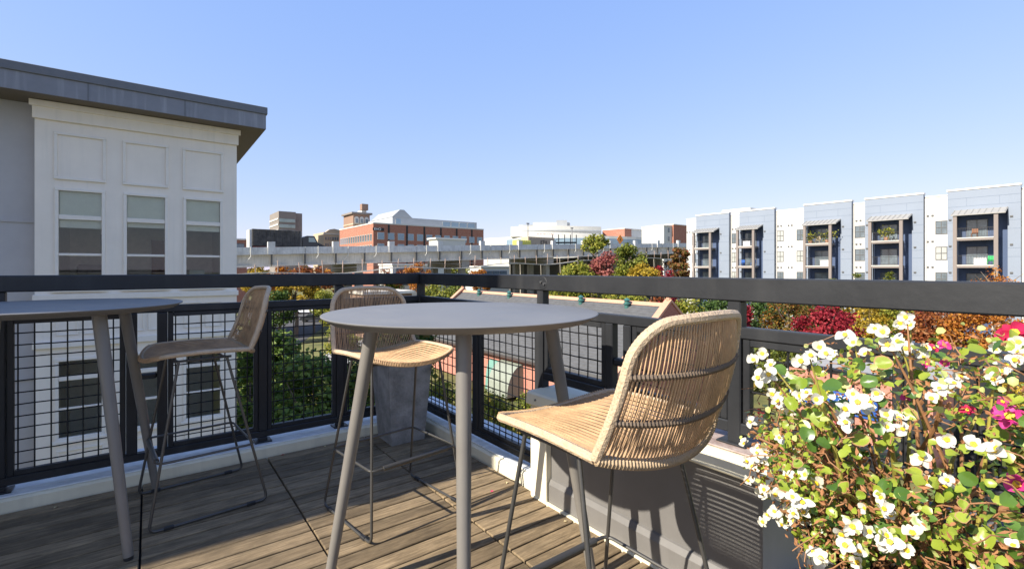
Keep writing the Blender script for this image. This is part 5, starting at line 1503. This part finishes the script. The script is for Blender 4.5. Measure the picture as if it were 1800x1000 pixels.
def ball(mb, c, r, mi=0):
    n = 6
    vs = [(c[0], c[1], c[2] + r)]
    for k, z in ((0, .5), (1, -.3)):
        for i in range(n): vs.append((c[0] + r * .87 * math.cos(2 * PI * i / n + k), c[1] + r * .87 * math.sin(2 * PI * i / n + k), c[2] + z * r))
    fs = [(0, 1 + i, 1 + (i + 1) % n) for i in range(n)] + [(1 + i, 1 + n + i, 1 + n + (i + 1) % n, 1 + (i + 1) % n) for i in range(n)]
    mb.add(vs, fs, mi)
def flower_mesh(seed, mp):
    r_ = random.Random(seed); mb = MB()
    op = r_.choice((r_.uniform(.0, .35), r_.uniform(.3, .95)))
    for a, l, w in ((0, 1, .95), (PI, 1, .95), (PI / 2, .85, .55), (-PI / 2, .85, .55)):
        petal(mb, a + r_.uniform(-.2, .2), .0185 * l * r_.uniform(.85, 1.1), .022 * w * r_.uniform(.9, 1.1), op + r_.uniform(-.25, .25), r_.uniform(.1, .9))
    for i in range(5): ball(mb, (.0022 * math.cos(i * 1.26), .0022 * math.sin(i * 1.26), .004), .0026, 1)
    return mb.mesh('flower', [mp, M_sta], smooth=True)
def leaf_mesh(seed, m_):
    r_ = random.Random(seed); mb = MB()
    n = 11; L_, Wd = .034, .030
    skew = r_.uniform(-.25, .25); cup = r_.uniform(.1, .6); curl = r_.uniform(-.3, .8)
    ring = []
    for i in range(n):
        t = 2 * PI * i / n
        rr = (1 - .28 * math.cos(t) ** 8 * (1 if math.cos(t) < 0 else 0)) * (1 + .03 * ((i % 2) * 2 - 1))
        x = L_ * .5 * (1 + math.cos(t)) * rr; y2 = Wd * .5 * math.sin(t) * rr * (1 + skew * math.sin(t))
        ring.append((x, y2))
    def zz(x, y2): return cup * abs(y2) * .8 - curl * (x - L_ * .4) ** 2 * 14
    inner = [(L_ * .45 + (x - L_ * .45) * .86, y2 * .86) for x, y2 in ring]
    mid = [(L_ * .45 + (x - L_ * .45) * .5, y2 * .5) for x, y2 in ring]
    vs = [(x, y2, zz(x, y2)) for x, y2 in ring + inner + mid] + [(L_ * .45, 0, zz(L_ * .45, 0) - .001)]
    fs = [(i, (i + 1) % n, n + (i + 1) % n, n + i) for i in range(n)]; mi = [1] * n
    fs2 = [(n + i, n + (i + 1) % n, 2 * n + (i + 1) % n, 2 * n + i) for i in range(n)] + [(2 * n + i, 2 * n + (i + 1) % n, 3 * n) for i in range(n)]
    mb.add(vs, fs, 1); mb.f += fs2; mb.mi += [0] * len(fs2)
    return mb.mesh('leaf', [m_, M_leafe if seed % 3 == 0 else m_], smooth=True)
def dry_verts(r_, c, s):
    d = Vector((r_.gauss(0, 1), r_.gauss(0, 1), r_.gauss(0, 1))).normalized(); e = d.orthogonal().normalized(); e.rotate(Matrix.Rotation(r_.random() * 6.28, 3, d)); f_ = d.cross(e)
    c = Vector(c)
    k = r_.uniform(.3, .9)
    v = [c - e * s, c + f_ * s * .5 + d * s * k * .6, c + e * s + d * s * .3, c - f_ * s * .5 + d * s * k * .6, c + e * s * .2 - d * s * .1]
    return v, [(0, 1, 4), (1, 2, 4), (2, 3, 4), (3, 0, 4)]
rb = random.Random(21)
FW = [flower_mesh(i, M_petal) for i in range(7)]
FP = [flower_mesh(20 + i, M_petalp) for i in range(3)] + [flower_mesh(40 + i, M_petalr) for i in range(2)]
LG = [leaf_mesh(i, M_leafg) for i in range(6)] + [leaf_mesh(10 + i, M_leafd) for i in range(2)]
camv = Vector((0 - PCX, 0 - PCY, H - .8)).normalized()
camh = Vector((-PCX, -PCY, 0)).normalized()
def sample(shell, front=-0.35):
    """a point in the plant's volume: a wide mound with a looser top"""
    while True:
        a = rb.random() * 2 * PI; cphi = rb.uniform(-.45, 1)
        d = Vector((math.cos(a) * math.sqrt(1 - cphi * cphi), math.sin(a) * math.sqrt(1 - cphi * cphi), cphi))
        if d.x * camh.x + d.y * camh.y < front: continue
        r_ = shell[0] + (shell[1] - shell[0]) * rb.random() ** .6
        r_ *= 1 + .07 * math.sin(5 * a + 1) + .05 * math.sin(9 * a + 4 * cphi)
        pz = .13 + d.z * .33 * r_
        k = .70 + .30 * max(0, min(1, (pz - .02) / .2))
        p = Vector((d.x * .365 * r_ * k, d.y * .365 * r_ * k, pz))
        if rb.random() < (1.0 if p.z < .25 else .42): return p, d
placed = []
def orient(n_, spin):
    q = n_.to_track_quat('Z', 'Y')
    return (q.to_matrix() @ Matrix.Rotation(spin, 3, 'Z')).to_euler()
# stems
tips = []
for i in range(46):
    p, d = sample((.75, 1.05))
    base = Vector((rb.gauss(0, .09), rb.gauss(0, .09), 0))
    mid = base.lerp(p, .5) + Vector((0, 0, .05 * rb.random()))
    thick = rb.uniform(.0022, .0048) if i % 4 else .006
    m = MB(); pts = [base, base.lerp(mid, .5) + Vector((0, 0, .02)), mid, mid.lerp(p, .5) + Vector((rb.gauss(0, .008), rb.gauss(0, .008), .01)), p]
    m.tube(pts, 0, 6, radii=[thick * 1.2, thick * 1.1, thick, thick * .8, thick * .5]); m.build('stem', M_stemy if i % 3 == 0 else M_stemb, bg, smooth=True, local=True)
    tips.append((pts, p, d))
# blossoms in loose clusters
nf = 0
cl = []
while nf < 250:
    p, d = sample((.95, 1.10), -.1)
    if rb.random() < .35: p, d = rb.choice(tips)[1:]
    face = (d * .45 + camv * .9 + Vector((-.25, .05, .25)) + Vector((rb.gauss(0, .3), rb.gauss(0, .3), rb.gauss(0, .3)))).normalized()
    for k in range(rb.choice((1, 1, 2, 3))):
        q = p + Vector((rb.gauss(0, .013), rb.gauss(0, .013), rb.gauss(0, .010)))
        ff = (face + Vector((rb.gauss(0, .4), rb.gauss(0, .4), rb.gauss(0, .4)))).normalized()
        link('flower', rb.choice(FW), bg, q, orient(ff, rb.random() * 6.28), rb.uniform(.68, 1.08)); nf += 1
for (px, py, Y, s) in ((1782, 586, .92, 1.5), (1777, 733, .80, 1.5), (1660, 607, .98, 1.0), (1640, 612, .95, .8), (1775, 590, .93, 1.3), (1760, 706, .85, 1.0), (1594, 697, .95, 1.0), (1660, 640, .95, .9), (1790, 852, .75, 1.2), (1700, 720, .86, .9), (1630, 640, 1.0, .8)):
    w_ = W(px, Y, py); q = Vector(w_) - Vector((PCX, PCY, .59))
    ff = (camv + Vector((rb.gauss(0, .3), rb.gauss(0, .3), .2))).normalized()
    link('flower', rb.choice(FP), bg, q, orient(ff, rb.random() * 6.28), s * (1.05 if s > 1.15 else .75))
# the taller flowering shoots that stand clear of the mound, each with its own stem
SHOOTS = [(1340, 622), (1326, 633), (1356, 642), (1334, 664), (1352, 658), (1441, 612), (1424, 626), (1452, 622), (1409, 634), (1486, 590),
          (1501, 603), (1537, 578), (1552, 584), (1561, 606), (1580, 600), (1592, 613), (1593, 557), (1583, 567), (1600, 572), (1356, 694),
          (1367, 703), (1421, 696), (1433, 702), (1456, 690), (1501, 693), (1541, 690), (1526, 716), (1481, 731), (1487, 742), (1735, 655), (1747, 667), (1765, 642), (1688, 660), (1672, 684), (1790, 620)]
for i, (px, py) in enumerate(SHOOTS):
    Y = .93 + .10 * math.sin(px * .7) + (.06 if px < 1400 else 0)
    q = Vector(W(px, Y, py)) - Vector((PCX, PCY, .59))
    ff = (camv + Vector((-.25 + rb.gauss(0, .3), rb.gauss(0, .3), .15 + rb.gauss(0, .3)))).normalized()
    link('flower', rb.choice(FW), bg, q, orient(ff, rb.random() * 6.28), rb.uniform(.85, 1.15))
    if i % 2 == 0:
        b0_ = Vector((q.x * .3 + rb.gauss(0, .03), q.y * .3 + rb.gauss(0, .03), .03))
        sag_ = Vector((rb.gauss(0, .012), rb.gauss(0, .012), 0))
        m = MB(); m.tube([b0_, b0_.lerp(q, .4) + sag_ + Vector((0, 0, .02)), b0_.lerp(q, .75) + sag_ * .5 + Vector((0, 0, .015)), q - ff * .004], 0, 6, radii=[.0045, .0034, .0025, .0012])
        m.build('stem', M_stemy if i % 4 else M_stemb, bg, smooth=True, local=True)
        for k in range(2):
            lp = b0_.lerp(q, .72 + .14 * k) + sag_ * .5 + Vector((rb.gauss(0, .008), rb.gauss(0, .008), .008))
            fc = (camv * .5 + Vector((-.3 + rb.gauss(0, .4), rb.gauss(0, .4), .5 + rb.gauss(0, .3)))).normalized()
            link('leaf', rb.choice(LG), bg, lp, orient(fc, rb.random() * 6.28), rb.uniform(.6, 1.05))
# leaves: the larger ones singly
for i in range(258):
    p, d = sample((.74, 1.0), -.1)
    face = (d * .55 + camv * .35 + Vector((-.3, .05, .5)) + Vector((rb.gauss(0, .5), rb.gauss(0, .5), rb.gauss(0, .5)))).normalized()
    big = 1.0 + .5 * max(0, (.22 - p.z) / .4)
    link('leaf', rb.choice(LG), bg, p, orient(face, rb.random() * 6.28), rb.uniform(.45, .95) * big)
# the rest of the foliage and the dried bits, joined
def small_leaf(mb, p, n_, s):
    n_ = n_.normalized(); t = n_.orthogonal().normalized(); t.rotate(Matrix.Rotation(rb.random() * 6.28, 3, n_)); b_ = n_.cross(t)
    ring = [(1, 0), (.55, .75), (-.4, .8), (-.9, .2), (-.9, -.2), (-.4, -.8), (.55, -.75)]
    vs = [p + t * (x * s) + b_ * (y2 * s) + n_ * (abs(y2) * s * .35 - x * x * s * .2) for x, y2 in ring] + [p]
    mb.add(vs, [(i, (i + 1) % 7, 7) for i in range(7)])
for nm, m_, cnt, sh in (('small_leaves', M_leafg, 1100, (.62, 1.02)), ('dark_small_leaves', M_leafd, 700, (.3, .95))):  # second set is dark green and sits deeper in the mound
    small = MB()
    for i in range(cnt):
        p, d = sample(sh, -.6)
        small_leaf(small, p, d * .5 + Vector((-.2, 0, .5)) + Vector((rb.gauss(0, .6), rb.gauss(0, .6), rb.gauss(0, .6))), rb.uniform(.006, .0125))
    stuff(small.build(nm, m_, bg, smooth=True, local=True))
dry = MB()
for i in range(6500):
    p, d = sample((.45, 1.05), -.5)
    if p.z > .26 and rb.random() < .3: continue
    v, f = dry_verts(rb, p, rb.uniform(.003, .0085)); dry.add(v, f)
stuff(dry.build('dried_leaves', M_dry, bg, smooth=True, local=True))
bud = MB()
for i in range(260):
    p, d = sample((.85, 1.08)); small_leaf(bud, p, camv + Vector((rb.gauss(0, .8), rb.gauss(0, .8), rb.gauss(0, .8))), rb.uniform(.004, .009))
stuff(bud.build('pale_buds', M_bud, bg, smooth=True, local=True))
twig = MB()
for i in range(300):
    p, d = sample((.6, 1.05)); e = p + Vector((rb.gauss(0, .03), rb.gauss(0, .03), rb.uniform(-.06, .02)))
    twig.tube([p, p.lerp(e, .3) + Vector((rb.gauss(0, .006), rb.gauss(0, .006), .006)), p.lerp(e, .65) + Vector((rb.gauss(0, .006), rb.gauss(0, .006), .004)), e], .0011, 5)
stuff(twig.build('twigs', M_stemb, bg, local=True))
